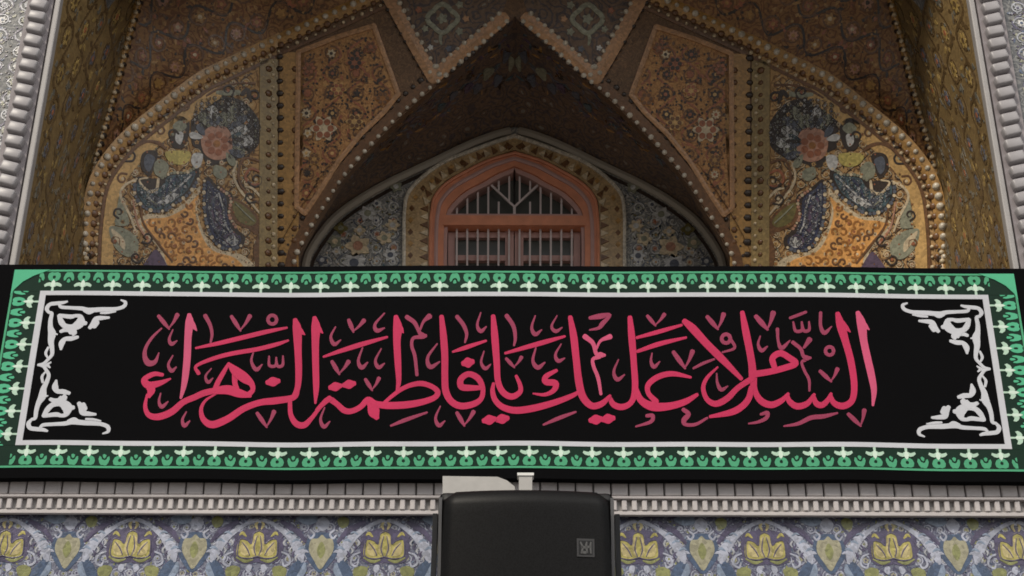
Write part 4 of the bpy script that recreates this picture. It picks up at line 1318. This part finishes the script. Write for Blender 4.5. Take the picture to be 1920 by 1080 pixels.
# border motif: local coords a along, b from outer edge (0) to the white line (1)
def motif(period, depth, g, p):
    v, f, mi = [], [], []
    def add(pts, h, m):
        for s_ in ((1, -1) if any(abs(a) > 1e-6 for a, b in pts) and m >= 10 else (1,)):
            n = len(pts); b0 = len(v)
            q = [(s_ * a, b) for a, b in pts]
            v.extend([Vector((a * period, -h, -b * depth)) for a, b in q]); v.extend([Vector((a * period, 0, -b * depth)) for a, b in q])
            f.append([b0 + i for i in range(n)]); mi.append(m % 10)
            for i in range(n):
                f.append([b0 + i, b0 + (i + 1) % n, b0 + n + (i + 1) % n, b0 + n + i]); mi.append(m % 10)
    # palmette head with a dark eye, left and right halves
    add([(0.0, .06), (0.10, .03), (0.19, .10), (0.215, .26), (0.17, .42), (0.09, .50), (0.0, .52), (0.0, .38), (.05, .34), (.05, .24), (0.0, .20)], 0.0022, 10)
    # pale flower: drooping side petals round a bright core
    add([(.03, .60), (.12, .56), (.22, .60), (.30, .70), (.27, .80), (.19, .76), (.12, .74), (.06, .80), (.03, .80)], 0.0026, 11)
    add([(0, .42), (.055, .52), (.075, .64), (.05, .78), (0, .84), (-.05, .78), (-.075, .64), (-.055, .52)], 0.003, 2)
    add([(-.035, .80), (.035, .80), (.045, 1.0), (-.045, 1.0)], 0.0025, 1)
    # half leaf between two heads, with a tendril
    add([(.5, .04), (.42, .03), (.36, .14), (.32, .34), (.345, .48), (.40, .44), (.43, .32), (.5, .28)], 0.0022, 10)
    add([(.5, .36), (.455, .42), (.44, .54), (.5, .58)], 0.0020, 10)
    return mesh_from('border_motif', v, f, [g, p, cloth_mat('white_mint_print', (0.62, 0.76, 0.66, 1), 0.8)], mi)
nt = 32
pt_ = 2 * (xg - 0.115) / nt
dtop = zg1 - e - zw1
m_top = motif(pt_, dtop, green, pgreen)
for k in range(nt):
    o = link('border_motif', m_top, ban, Vector((-(xg - 0.115) + (k + .5) * pt_, YB - 0.001, zg1 - e)))
dbot = zw0 - (zg0 + e)
m_bot = motif(pt_, dbot, green, pgreen)
for k in range(nt):
    o = link('border_motif', m_bot, ban, Vector((-(xg - 0.115) + (k + .5) * pt_, YB - 0.001, zg0 + e)))
    o.rotation_euler = (0, math.pi, 0)
ns = 7
ps = (zw1 - zw0 - 0.0) / ns
m_side = motif(ps, xg - e - xw, bgreen, pgreen)
for k in range(ns):
    for s in (-1, 1):
        o = link('border_motif', m_side, ban, Vector((s * (xg - e), YB - 0.001, zw0 + (k + .5) * ps)))
        o.rotation_euler = (0, s * math.pi / 2, 0)
# green corner spandrels
for s in (-1, 1):
    for t in (1, -1):
        ze = zg1 if t > 0 else zg0
        cs = [(s * xg, ze - t * .0), (s * (xg - 0.16), ze), (s * (xg - 0.09), ze - t * .03), (s * (xg - 0.045), ze - t * .06), (s * (xg - 0.012), ze - t * .10), (s * xg, ze - t * .135)]
        if t > 0:
            inlay('corner_patch', ban, mb, cs, 0.001, 0.0046, bgreen)
        else:
            inlay('corner_patch', ban, mb, [(s * xg, ze), (s * (xg - .05), ze), (s * (xg - .02), ze + .015), (s * xg, ze + .05)], 0.001, 0.0046, bgreen)

# ------------------------------------------------------------------ calligraphy (strokes traced in zoomed regions of the photo)
kst = [0]
def stroke(zid, pts, mat=None, name='letter_stroke'):
    x0, s = {2: (240, 4.153), 3: (580, 4.153), 4: (900, 4.155), 5: (1280, 4.155)}[zid]
    path = []
    for x, y, w in pts:
        X, Y = un(x0 + x / s, 560 + y / s)
        path.append((X, Y, w / s * (0.8 if name == 'vowel_mark' else 0.93)))
    kst[0] += 1
    if name == 'vowel_mark' and mat is None: mat = pinkd
    ribbon(name, ban, bp, path, 0.0, 0.0012 + 0.0002 * (kst[0] % 9), mat or pinkc, 0.00025, 5, 0.0003, True, False)
VM = 'vowel_mark'
def V(zid, a, b, c, d=None, sc=1.0):
    stroke(zid, [(*a, 34 * sc), ((a[0] + b[0]) / 2, (a[1] + b[1]) / 2, 42 * sc), (*b, 18 * sc)], None, VM)
    m = ((c[0] + b[0]) / 2 + 4, (c[1] + b[1]) / 2 - 2)
    stroke(zid, [(*c, 44 * sc), (*m, 26 * sc), (b[0], b[1] - 8, 12 * sc)], None, VM)
def hook(zid, a, b, c, d, sc=1.0):
    stroke(zid, [(*a, 13 * sc), (*b, 26 * sc), (*c, 40 * sc), (*d, 13 * sc)], None, VM)
def ring(zid, x, y, r, w):
    stroke(zid, [(x + r * math.cos(t), y + r * math.sin(t), w) for t in [6.2832 * q / 8 for q in range(9)]], None, VM)
def dot(zid, x, y, rx, ry):
    stroke(zid, [(x - rx * .8, y + 6, ry * 1.1), (x, y, ry * 2.1), (x + rx * .8, y - 6, ry * 1.1)], None, 'letter_dot')

# -- al-zahra
stroke(2, [(268, 590, 30), (200, 585, 40), (125, 630, 45), (160, 672, 62), (250, 655, 45), (330, 622, 16)])
stroke(2, [(130, 640, 40), (180, 700, 72), (165, 760, 30)])
stroke(2, [(720, 705, 50), (600, 730, 52), (520, 765, 50), (430, 805, 50), (340, 880, 56), (240, 918, 56), (165, 905, 46), (135, 840, 34), (150, 745, 18)])
stroke(2, [(478, 125, 36), (480, 180, 68), (468, 300, 60), (462, 450, 60), (450, 580, 56), (435, 680, 44), (412, 772, 20)], pinkl)
stroke(2, [(485, 170, 50), (510, 210, 44), (535, 245, 10)], pinkl)
stroke(2, [(262, 230, 16), (190, 300, 26), (140, 380, 32), (132, 450, 46), (160, 500, 62), (212, 490, 40), (242, 420, 10)], None, VM)
V(2, (240, 135), (322, 235), (385, 125))
hook(2, (350, 240), (322, 310), (340, 350), (382, 325)); hook(2, (350, 440), (315, 510), (340, 560), (377, 530))
hook(2, (255, 735), (242, 800), (265, 840), (312, 800)); hook(2, (455, 880), (425, 940), (440, 988), (482, 950))
stroke(2, [(603, 130, 42), (640, 200, 36), (655, 270, 30), (645, 335, 20)], None, VM)
stroke(2, [(530, 382, 18), (700, 345, 34), (900, 295, 38), (1080, 250, 36), (1238, 218, 18)])
stroke(2, [(550, 578, 34), (530, 525, 26), (640, 472, 32), (800, 425, 36), (1000, 388, 36), (1150, 350, 34), (1248, 318, 18)])
V(2, (808, 135), (878, 245), (950, 130)); ring(2, 1125, 155, 34, 34)
hook(2, (980, 400), (962, 480), (1000, 545), (1045, 505)); hook(2, (650, 540), (605, 600), (625, 648), (662, 615), .85)
stroke(2, [(1100, 440, 16), (1102, 510, 30), (1150, 512, 30), (1156, 450, 18)], None, VM)
stroke(2, [(1156, 455, 16), (1165, 515, 30), (1205, 508, 30), (1208, 438, 16)], None, VM)
dot(2, 1130, 638, 52, 38)
stroke(2, [(785, 500, 22), (745, 570, 36), (700, 650, 42), (680, 705, 46)])
stroke(2, [(785, 503, 28), (840, 560, 78), (910, 612, 84), (962, 655, 52), (972, 705, 40), (935, 745, 44)])
stroke(2, [(670, 715, 54), (780, 706, 78), (870, 732, 72), (950, 748, 36)])
stroke(2, [(838, 570, 60), (832, 640, 44), (846, 700, 48)])
stroke(2, [(1320, 690, 46), (1290, 758, 50), (1150, 785, 58), (1030, 800, 52), (900, 850, 54), (780, 930, 58), (660, 978, 62), (590, 940, 48), (570, 860, 32), (605, 790, 22), (690, 735, 14)])
stroke(2, [(1303, 160, 40), (1318, 230, 74), (1325, 400, 60), (1330, 560, 56), (1322, 680, 48), (1290, 760, 40)])
stroke(2, [(1320, 215, 50), (1350, 250, 42), (1378, 272, 10)])
stroke(2, [(1262, 780, 34), (1268, 890, 40), (1310, 962, 52), (1372, 975, 52), (1432, 920, 36), (1500, 835, 32), (1570, 770, 46)])
V(2, (1008, 885), (1082, 992), (1138, 872))
# -- fatima(t)
stroke(3, [(42, 145, 38), (52, 215, 76), (48, 330, 62), (50, 500, 56), (54, 680, 50), (48, 805, 18)])
stroke(3, [(58, 205, 50), (80, 235, 40), (105, 262, 10)])
stroke(3, [(60, 860, 32), (100, 815, 36), (155, 778, 50), (212, 812, 46), (272, 865, 50), (330, 872, 46), (400, 840, 46), (455, 785, 48), (500, 815, 60)])
stroke(3, [(455, 785, 46), (490, 830, 84), (505, 885, 96), (525, 925, 44)])
stroke(3, [(490, 815, 50), (600, 832, 58), (750, 828, 60), (880, 806, 52), (975, 772, 46), (1000, 730, 46), (960, 690, 42), (880, 663, 44), (800, 672, 40), (720, 705, 36), (650, 755, 32), (585, 810, 28)])
stroke(3, [(675, 145, 40), (688, 225, 76), (682, 330, 62), (690, 500, 56), (696, 640, 42), (685, 715, 26)])
stroke(3, [(695, 215, 50), (715, 240, 40), (732, 268, 10)])
hook(3, (205, 215), (168, 290), (195, 350), (245, 318)); V(3, (308, 165), (345, 258), (425, 170)); hook(3, (585, 115), (512, 200), (528, 250), (585, 230), 1.05)
stroke(3, [(112, 445, 18), (250, 400, 36), (420, 350, 40), (605, 300, 20)])
hook(3, (415, 380), (382, 480), (408, 535), (455, 495), 1.1); hook(3, (560, 390), (515, 480), (540, 535), (585, 505))
V(3, (178, 485), (235, 585), (305, 488)); dot(3, 203, 680, 48, 37); dot(3, 310, 664, 48, 37)
V(3, (438, 628), (490, 715), (542, 622), sc=.9); hook(3, (120, 840), (88, 930), (115, 990), (160, 950))
stroke(3, [(760, 145, 44), (820, 190, 42), (855, 260, 34), (880, 290, 60), (905, 292, 36)], None, VM)
stroke(3, [(935, 140, 54), (890, 180, 28), (862, 245, 22)], None, VM)
stroke(3, [(880, 300, 40), (810, 310, 32), (798, 370, 32), (822, 450, 34), (838, 595, 32)], None, VM)
stroke(3, [(1030, 145, 38), (1045, 300, 58), (1055, 450, 58), (1055, 600, 56), (1062, 720, 58), (1105, 802, 56), (1180, 840, 56), (1280, 825, 52), (1340, 780, 42), (1350, 700, 42), (1312, 625, 52), (1240, 592, 48), (1180, 632, 52), (1185, 690, 55), (1255, 700, 50), (1335, 700, 36)])
hook(3, (995, 355), (922, 460), (942, 535), (1015, 495), 1.15)
stroke(3, [(1150, 145, 38), (1200, 210, 40), (1225, 280, 32), (1212, 345, 18)], None, VM)
stroke(3, [(1118, 418, 18), (1220, 385, 36), (1375, 335, 20)])
hook(3, (1335, 115), (1308, 210), (1335, 260), (1378, 225)); dot(3, 1235, 502, 42, 42); hook(3, (1360, 415), (1338, 500), (1370, 550), (1412, 518), .95)
stroke(3, [(635, 990, 20), (750, 945, 38), (915, 888, 20)], None, VM)
hook(3, (1020, 840), (983, 930), (1010, 990), (1055, 955)); V(3, (1150, 893), (1208, 995), (1278, 888))
# -- ya, alayki
stroke(4, [(103, 145, 38), (115, 300, 60), (130, 500, 54), (140, 650, 50), (182, 740, 52), (250, 772, 52), (312, 735, 42), (312, 680, 36), (283, 612, 26)])
stroke(4, [(105, 670, 26), (98, 730, 40), (120, 800, 46), (180, 855, 52), (280, 880, 58), (420, 862, 58), (570, 820, 52), (700, 770, 42), (765, 735, 30)])
stroke(4, [(703, 150, 38), (730, 300, 60), (750, 480, 58), (770, 650, 62), (802, 770, 62), (870, 838, 56), (950, 820, 50), (1012, 760, 26)])
stroke(4, [(1008, 765, 30), (1040, 825, 50), (1110, 845, 52), (1180, 805, 46), (1208, 700, 54), (1198, 500, 52), (1182, 300, 58), (1168, 150, 40)])
stroke(4, [(595, 565, 28), (515, 612, 44), (512, 655, 52), (588, 665, 54), (575, 720, 42), (505, 755, 30), (415, 748, 14)])
stroke(4, [(198, 432, 22), (350, 388, 36), (500, 345, 40), (660, 298, 20)]); V(4, (205, 475), (268, 545), (322, 465), sc=.85)
stroke(4, [(208, 140, 42), (260, 220, 40), (275, 310, 32), (265, 372, 20)], None, VM)
hook(4, (430, 140), (403, 230), (430, 285), (480, 250), 1.05); hook(4, (600, 138), (558, 220), (590, 260), (640, 230), .95)
hook(4, (435, 390), (412, 490), (450, 545), (505, 505), 1.15); hook(4, (632, 358), (588, 440), (610, 490), (660, 468))
stroke(4, [(858, 152, 34), (940, 138, 54), (1015, 128, 26), (955, 195, 46), (925, 230, 32), (855, 246, 16)], None, VM)
stroke(4, [(818, 298, 52), (880, 350, 42), (905, 430, 38), (940, 440, 56), (970, 442, 30)], pinkl, VM)
stroke(4, [(1012, 298, 52), (940, 330, 28), (905, 395, 24)], pinkl, VM)
stroke(4, [(930, 455, 40), (880, 475, 34), (885, 530, 34), (920, 620, 36), (942, 745, 28)], pinkl, VM)
hook(4, (1078, 478), (1042, 570), (1070, 632), (1125, 595), 1.05)
stroke(4, [(1640, 618, 22), (1500, 590, 44), (1390, 612, 48), (1312, 672, 46), (1312, 740, 40), (1370, 805, 50)])
stroke(4, [(1212, 700, 40), (1255, 795, 58), (1350, 845, 74), (1480, 842, 62), (1600, 808, 52), (1690, 755, 30)])
stroke(4, [(1222, 307, 24), (1400, 260, 36), (1570, 212, 22)]); stroke(4, [(1228, 412, 28), (1400, 355, 40), (1605, 308, 20)])
V(4, (1305, 138), (1368, 215), (1435, 128), sc=.9); hook(4, (1340, 428), (1332, 490), (1355, 535), (1400, 495)); V(4, (1508, 422), (1598, 550), (1655, 418), sc=1.1)
for x, y in ((903, 945), (997, 938), (72, 952), (172, 945)): dot(4, x, y, 50, 40)
stroke(4, [(495, 990, 20), (620, 935, 38), (745, 887, 20)], None, VM)
stroke(4, [(1300, 915, 34), (1345, 915, 40), (1330, 962, 36), (1215, 998, 18)], None, VM)
stroke(4, [(1585, 870, 40), (1625, 905, 44), (1590, 950, 52), (1600, 985, 36), (1680, 985, 32), (1770, 935, 22)], None, VM)
# -- al-salam
stroke(5, [(15, 182, 46), (80, 240, 68), (180, 350, 64), (280, 450, 64), (360, 530, 52), (455, 628, 34)])
V(5, (192, 148), (275, 245), (318, 130), sc=1.1); ring(5, 338, 318, 34, 36)
stroke(5, [(375, 325, 30), (405, 390, 28), (310, 425, 18)], None, VM)
stroke(5, [(465, 115, 38), (490, 250, 60), (520, 400, 60), (540, 520, 62), (548, 620, 66), (562, 720, 48), (610, 800, 56), (690, 832, 56), (770, 800, 46), (822, 748, 26)])
stroke(5, [(815, 755, 30), (832, 805, 46), (890, 845, 54), (970, 825, 48), (1025, 755, 26)])
stroke(5, [(1018, 762, 30), (1040, 822, 48), (1085, 838, 50), (1130, 800, 42), (1156, 750, 26)])
stroke(5, [(1150, 760, 30), (1180, 822, 48), (1250, 845, 56), (1320, 800, 52), (1337, 680, 54), (1312, 500, 58), (1272, 350, 60), (1232, 215, 72), (1208, 125, 40)])
stroke(5, [(1240, 195, 50), (1275, 235, 40), (1305, 265, 10)])
stroke(5, [(545, 625, 50), (430, 700, 46), (350, 780, 52), (260, 825, 52), (190, 790, 42), (160, 700, 36), (192, 620, 30), (272, 540, 16)])
stroke(5, [(535, 700, 46), (515, 780, 52), (465, 842, 54), (380, 890, 54), (215, 925, 26)])
stroke(5, [(545, 595, 56), (680, 575, 52), (800, 545, 52), (880, 512, 54), (830, 468, 52), (760, 432, 52), (700, 470, 52), (715, 540, 46)])
stroke(5, [(738, 245, 34), (745, 340, 26), (772, 392, 44), (835, 335, 14)], None, VM)
V(5, (572, 145), (662, 248), (705, 120), sc=1.25); hook(5, (605, 298), (588, 360), (615, 410), (660, 378))
stroke(5, [(838, 158, 28), (900, 135, 30), (960, 112, 26)], None, VM)
stroke(5, [(862, 190, 18), (880, 258, 32), (930, 252, 32), (928, 190, 20)], None, VM); stroke(5, [(930, 200, 18), (945, 258, 32), (985, 250, 32), (985, 188, 16)], None, VM)
stroke(5, [(1075, 118, 32), (1075, 220, 32), (1105, 275, 42), (1160, 225, 12)], None, VM)
stroke(5, [(858, 348, 36), (920, 400, 36), (938, 450, 34), (965, 470, 50), (995, 470, 26)], None, VM)
stroke(5, [(988, 328, 54), (945, 390, 24)], None, VM)
stroke(5, [(955, 485, 34), (928, 505, 26), (950, 570, 28), (985, 640, 28), (988, 725, 20)], None, VM)
ring(5, 1145, 415, 32, 34); V(5, (1072, 573), (1158, 655), (1205, 558))
stroke(5, [(1365, 115, 38), (1393, 200, 76), (1410, 330, 62), (1440, 470, 62), (1470, 600, 60), (1490, 720, 48), (1482, 835, 20)], pinkl)
stroke(5, [(1398, 190, 50), (1425, 220, 40), (1452, 245, 10)], pinkl)
hook(5, (265, 588), (270, 660), (300, 715), (350, 688))
stroke(5, [(85, 548, 22), (160, 510, 30), (245, 478, 20)], None, VM)
stroke(5, [(610, 905, 26), (660, 895, 40), (650, 935, 38), (590, 965, 30), (515, 978, 16)], None, VM)
stroke(5, [(790, 998, 16), (900, 980, 36), (1000, 935, 44), (1100, 925, 42), (1205, 900, 20)], None, VM)
V(5, (1292, 908), (1388, 1000), (1415, 878), sc=1.05)

# ------------------------------------------------------------------ white scroll corners of the banner
orn = []
def oz(x, y): return un(60 + x / 7.715, 550 + y / 7.715)
orn_paths = [
    [(505, 125, 26), (450, 140, 40), (350, 150, 46), (260, 165, 46), (215, 225, 46), (245, 285, 30)],
    [(395, 175, 30), (430, 205, 40), (560, 215, 40), (720, 225, 48), (820, 248, 58), (1000, 238, 56), (1100, 235, 52), (1230, 225, 44), (1330, 190, 44), (1352, 130, 36), (1290, 100, 18)],
    [(760, 260, 30), (830, 282, 46), (900, 268, 20)], [(1000, 290, 24), (1100, 285, 28), (1210, 268, 16)],
    [(395, 330, 44), (425, 420, 62), (480, 480, 60), (590, 500, 80), (690, 440, 110), (700, 350, 60), (640, 330, 40), (560, 345, 52), (400, 325, 40)],
    [(700, 430, 90), (770, 440, 50)], [(560, 520, 90), (600, 580, 80), (600, 610, 30)], [(420, 555, 40), (480, 535, 50), (560, 540, 50)],
    [(655, 640, 40), (570, 660, 56), (480, 668, 52), (430, 730, 66), (420, 815, 26)],
    [(1110, 355, 30), (1020, 360, 48), (930, 375, 62), (900, 440, 76), (840, 500, 44)], [(930, 430, 70), (900, 480, 60)],
    [(250, 280, 34), (285, 300, 40), (268, 400, 46), (268, 500, 56), (290, 590, 84), (275, 700, 64), (290, 800, 48), (290, 890, 40), (240, 955, 36), (170, 1020, 34), (90, 1035, 20)],
    [(300, 590, 50), (365, 600, 16)], [(235, 790, 26), (200, 870, 30), (225, 935, 20)], [(170, 1020, 28), (225, 1050, 30), (260, 1078, 18)]]
zmid = bp(*oz(190, 1040)).z
for s in (-1, 1):
    for t in (1, -1):
        allv, allf = [], []
        for kk, pth in enumerate(orn_paths):
            P3 = []
            for x, y, w in pth:
                p = bp(*oz(x, y))
                P3.append((p.x, p.z, w / 7.715 * 0.00236 * 1.32))
            mm = lambda x, z, h: Vector((-s * x, YB - h, z if t > 0 else 2 * zmid - z))
            v, f = ribbon_vf(mm, P3, 0.0, 0.0014 + 0.0002 * (kk % 7), 0.0002, 5, 0.0003)
            b = len(allv); allv += v; allf += [[i + b for i in q] for q in f]
        me = mesh_from('corner_ornament', allv, allf, white)
        c = recenter(me)
        link('corner_ornament', me, ban, c)

# slack of the stretched cloth: its edges, lines and lettering run slightly wavy
def slack(x, z):
    t = (z - zbot) / (ztop - zbot)
    return 0.0034 * math.sin(1.7 * x + 0.5) + 0.0024 * math.sin(4.1 * x + 2.0 + 0.8 * t) + 0.0014 * math.sin(9.3 * x + 1.0) * (1.2 - t)
for o in [c for c in ban.children if c.type == 'MESH']:
    off = ban.location + o.location
    if o.data.users > 1:
        o.location.z += slack(off.x, off.z)
    else:
        for v in o.data.vertices:
            v.co.z += slack(v.co.x + off.x, v.co.z + off.z)

# ================================================================== LOUDSPEAKER
spk = thing('loudspeaker', at(984, 1078, -0.6), 'black loudspeaker with curved grille and square badge hanging below the banner', 'loudspeaker')
cab = plain_mat('black_cabinet_paint', (0.011, 0.011, 0.012, 1), 0.5, 0.4, 0.2, 30, 0.2)
grl = NT('black_grille')
geo = grl.n('ShaderNodeNewGeometry')
vv = grl.n('ShaderNodeTexVoronoi'); vv.inputs['Scale'].default_value = 170.0
grl.l(geo.outputs['Position'], vv.inputs['Vector'])
mk = grl.math('LESS_THAN', vv.outputs['Distance'], 0.42)
grl.l(grl.mix(mk, (0.006, 0.006, 0.0065, 1), (0.002, 0.002, 0.002, 1)), grl.b.inputs['Base Color'])
grl.b.inputs['Roughness'].default_value = 0.5
grl.b.inputs['Specular IOR Level'].default_value = 0.22
bpn = grl.n('ShaderNodeBump'); bpn.inputs['Strength'].default_value = 0.06; bpn.inputs['Distance'].default_value = 0.002
grl.l(vv.outputs['Distance'], bpn.inputs['Height']); grl.l(bpn.outputs[0], grl.b.inputs['Normal'])
grille_m = grl.m
pc = at(984, 917, -0.62)          # top front centre
SW = 0.332                         # half width
tilt = Matrix.Rotation(R(9), 3, 'X')
def spt(x, y, z):                  # cabinet coords: origin top front centre, y into the wall, z up
    return pc + tilt @ Vector((x, y, z))
# cabinet: trapezoid plan, narrower towards the back
H = 0.86
prof = [(-SW, 0.03), (SW, 0.03), (SW + 0.006, 0.06), (SW - 0.10, 0.42), (-SW + 0.10, 0.42), (-SW - 0.006, 0.06)]
fr = [spt(x, y, -0.004) for x, y in prof]; bk = [spt(x, y, -H) for x, y in prof]
v, f = prism_vf(fr, bk)
me = mesh_from('cabinet', v, f, cab); 
bm = bmesh.new(); bm.from_mesh(me)
bmesh.ops.bevel(bm, geom=list(bm.edges), offset=0.03, segments=4, profile=0.5, affect='EDGES')
bm.to_mesh(me); bm.free()
c = recenter(me); link('cabinet', me, spk, c)
# grille: bowed sheet with rolled edges
nu, nv_ = 24, 28
V_, F_ = [], []
for i in range(nu + 1):
    for j in range(nv_ + 1):
        a = -1 + 2 * i / nu; b = j / nv_
        ea = max(0.0, (abs(a) - 0.88) / 0.12); eb = max(0.0, (0.055 - b) / 0.055); ec = max(0, (b - .95) / .05)
        bow = 0.042 * (1 - a * a)
        rr = min(1.0, math.sqrt(ea ** 2 + max(eb, ec) ** 2))
        dep = -bow - 0.03 + 0.055 * (1 - math.sqrt(max(0, 1 - rr * rr)))
        # rounded corners in the face outline
        x = a * (SW - 0.012); z = -0.006 - b * (H - 0.012)
        eb2 = max(0.0, (0.075 - b) / 0.075)
        x = a * (SW - 0.012 - 0.05 * (1 - math.sqrt(max(0.0, 1 - eb2 * eb2))) + 0.012 * math.sin(math.pi * b))
        V_.append(spt(x, dep + 0.005, z))
for i in range(nu):
    for j in range(nv_):
        q = i * (nv_ + 1) + j
        F_.append([q, q + 1, q + nv_ + 2, q + nv_ + 1])
me = mesh_from('grille', V_, F_, grille_m, smooth=True)
c = recenter(me); gro = link('grille', me, spk, c)
# side yoke arms
for s in (-1, 1):
    pts = [(s * (SW + 0.008), 0.05), (s * (SW + 0.026), 0.05), (s * (SW + 0.026), 0.13), (s * (SW + 0.008), 0.13)]
    v, f = prism_vf([spt(x, y, -0.085) for x, y in pts], [spt(x * 1.03, y, -H + .1) for x, y in pts])
    me = mesh_from('yoke_arm', v, f, plain_mat('dark_steel', (0.02, 0.021, 0.024, 1), 0.45)); c = recenter(me); link('yoke_arm', me, spk, c)
    v, f = prism_vf([spt(s * (SW - 0.004) + d, 0.012 + e_, -0.03) for d, e_ in ((-.006, 0), (.006, 0), (.006, .02), (-.006, .02))], [spt(s * (SW - 0.004) + d, 0.012 + e_, -H + .02) for d, e_ in ((-.006, 0), (.006, 0), (.006, .02), (-.006, .02))])
    me = mesh_from('edge_trim', v, f, plain_mat('grey_trim', (0.10, 0.10, 0.105, 1), 0.45)); c = recenter(me); link('edge_trim', me, spk, c)
# badge
def bowy(x):
    a = x / (SW - 0.012)
    return -0.042 * (1 - a * a) - 0.03 + 0.005
bx, bz = 0.222, -0.232
th = math.atan2(2 * 0.042 * bx / (SW - .012) ** 2, 1.0)
def bpt(u, w, h):
    return spt(bx + u * math.cos(th), bowy(bx) + u * math.sin(th) - h, bz + w)
bm1 = plain_mat('badge_grey', (0.05, 0.05, 0.052, 1), 0.4)
bm2 = plain_mat('badge_light', (0.11, 0.11, 0.11, 1), 0.4)
bmk = plain_mat('badge_black', (0.012, 0.012, 0.013, 1), 0.4)
bad = inlay('badge', gro, lambda x, y, h: bpt(x, y, h), [(-.034, -.034), (.034, -.034), (.034, .034), (-.034, .034)], -0.004, 0.004, bm1)
inlay('badge_field', gro, lambda x, y, h: bpt(x, y, h), [(-.026, -.026), (.026, -.026), (.026, .026), (-.026, .026)], 0.004, 0.0052, bmk)
def bst(pts): 
    v, f = ribbon_vf(lambda x, y, h: bpt(x, y, h), pts, 0.005, 0.007, 0, 3)
    me = mesh_from('badge_mark', v, f, bm2); c = recenter(me); link('badge_mark', me, gro, c)
bst([(-.019, .019, .006), (-.012, 0, .008), (-.016, -.02, .007)])
bst([(-.014, 0.002, .009), (0, .001, .010), (.016, .004, .008)])
bst([(-.012, -.018, .009), (-.002, -.018, .010), (.004, -.016, .007)])
bst([(.004, .02, .006), (.002, .006, .009), (.006, -.018, .006)])
bst([(.02, .02, .006), (.018, .004, .008), (.02, -.02, .006)])

# wall bracket that carries the loudspeaker
brk = thing('speaker_bracket', at(900, 930, -0.25), 'white painted steel bracket with short post behind the loudspeaker top', 'bracket')
wp_ = plain_mat('white_bracket_paint', (0.40, 0.39, 0.375, 1), 0.45, 0.4, 0.12, 25)
YK = -0.30
KP = vplane(YK)
inlay('plate', brk, KP.pt, [(827, 893), (930, 894), (948, 901), (962, 912), (966, 950), (827, 950)], -0.02, 0.0, wp_)
inlay('post', brk, KP.pt, [(970, 890), (995, 890), (995, 960), (970, 960)], -0.03, 0.012, wp_)
inlay('post_cap', brk, KP.pt, [(967, 889), (998, 889), (998, 894), (967, 894)], -0.034, 0.017, plain_mat('light_cap', (0.7, 0.7, 0.68, 1), .4))
z0 = KP.pt(960, 948).z; z1 = KP.pt(960, 930).z
xa, xb = KP.pt(850, 940).x, KP.pt(982, 940).x
box('arm', brk, (xa, YK + 0.03, z0), (xa + 0.05, -0.004, z1), wp_)
box('arm', brk, (xb - .02, YK + 0.04, z0), (xb + .03, -0.004, z1), wp_)
box('hanger', brk, (xb - .05, YK - 0.12, z0 - .05), (xb + .06, YK - 0.002, z0 - .02), wp_)
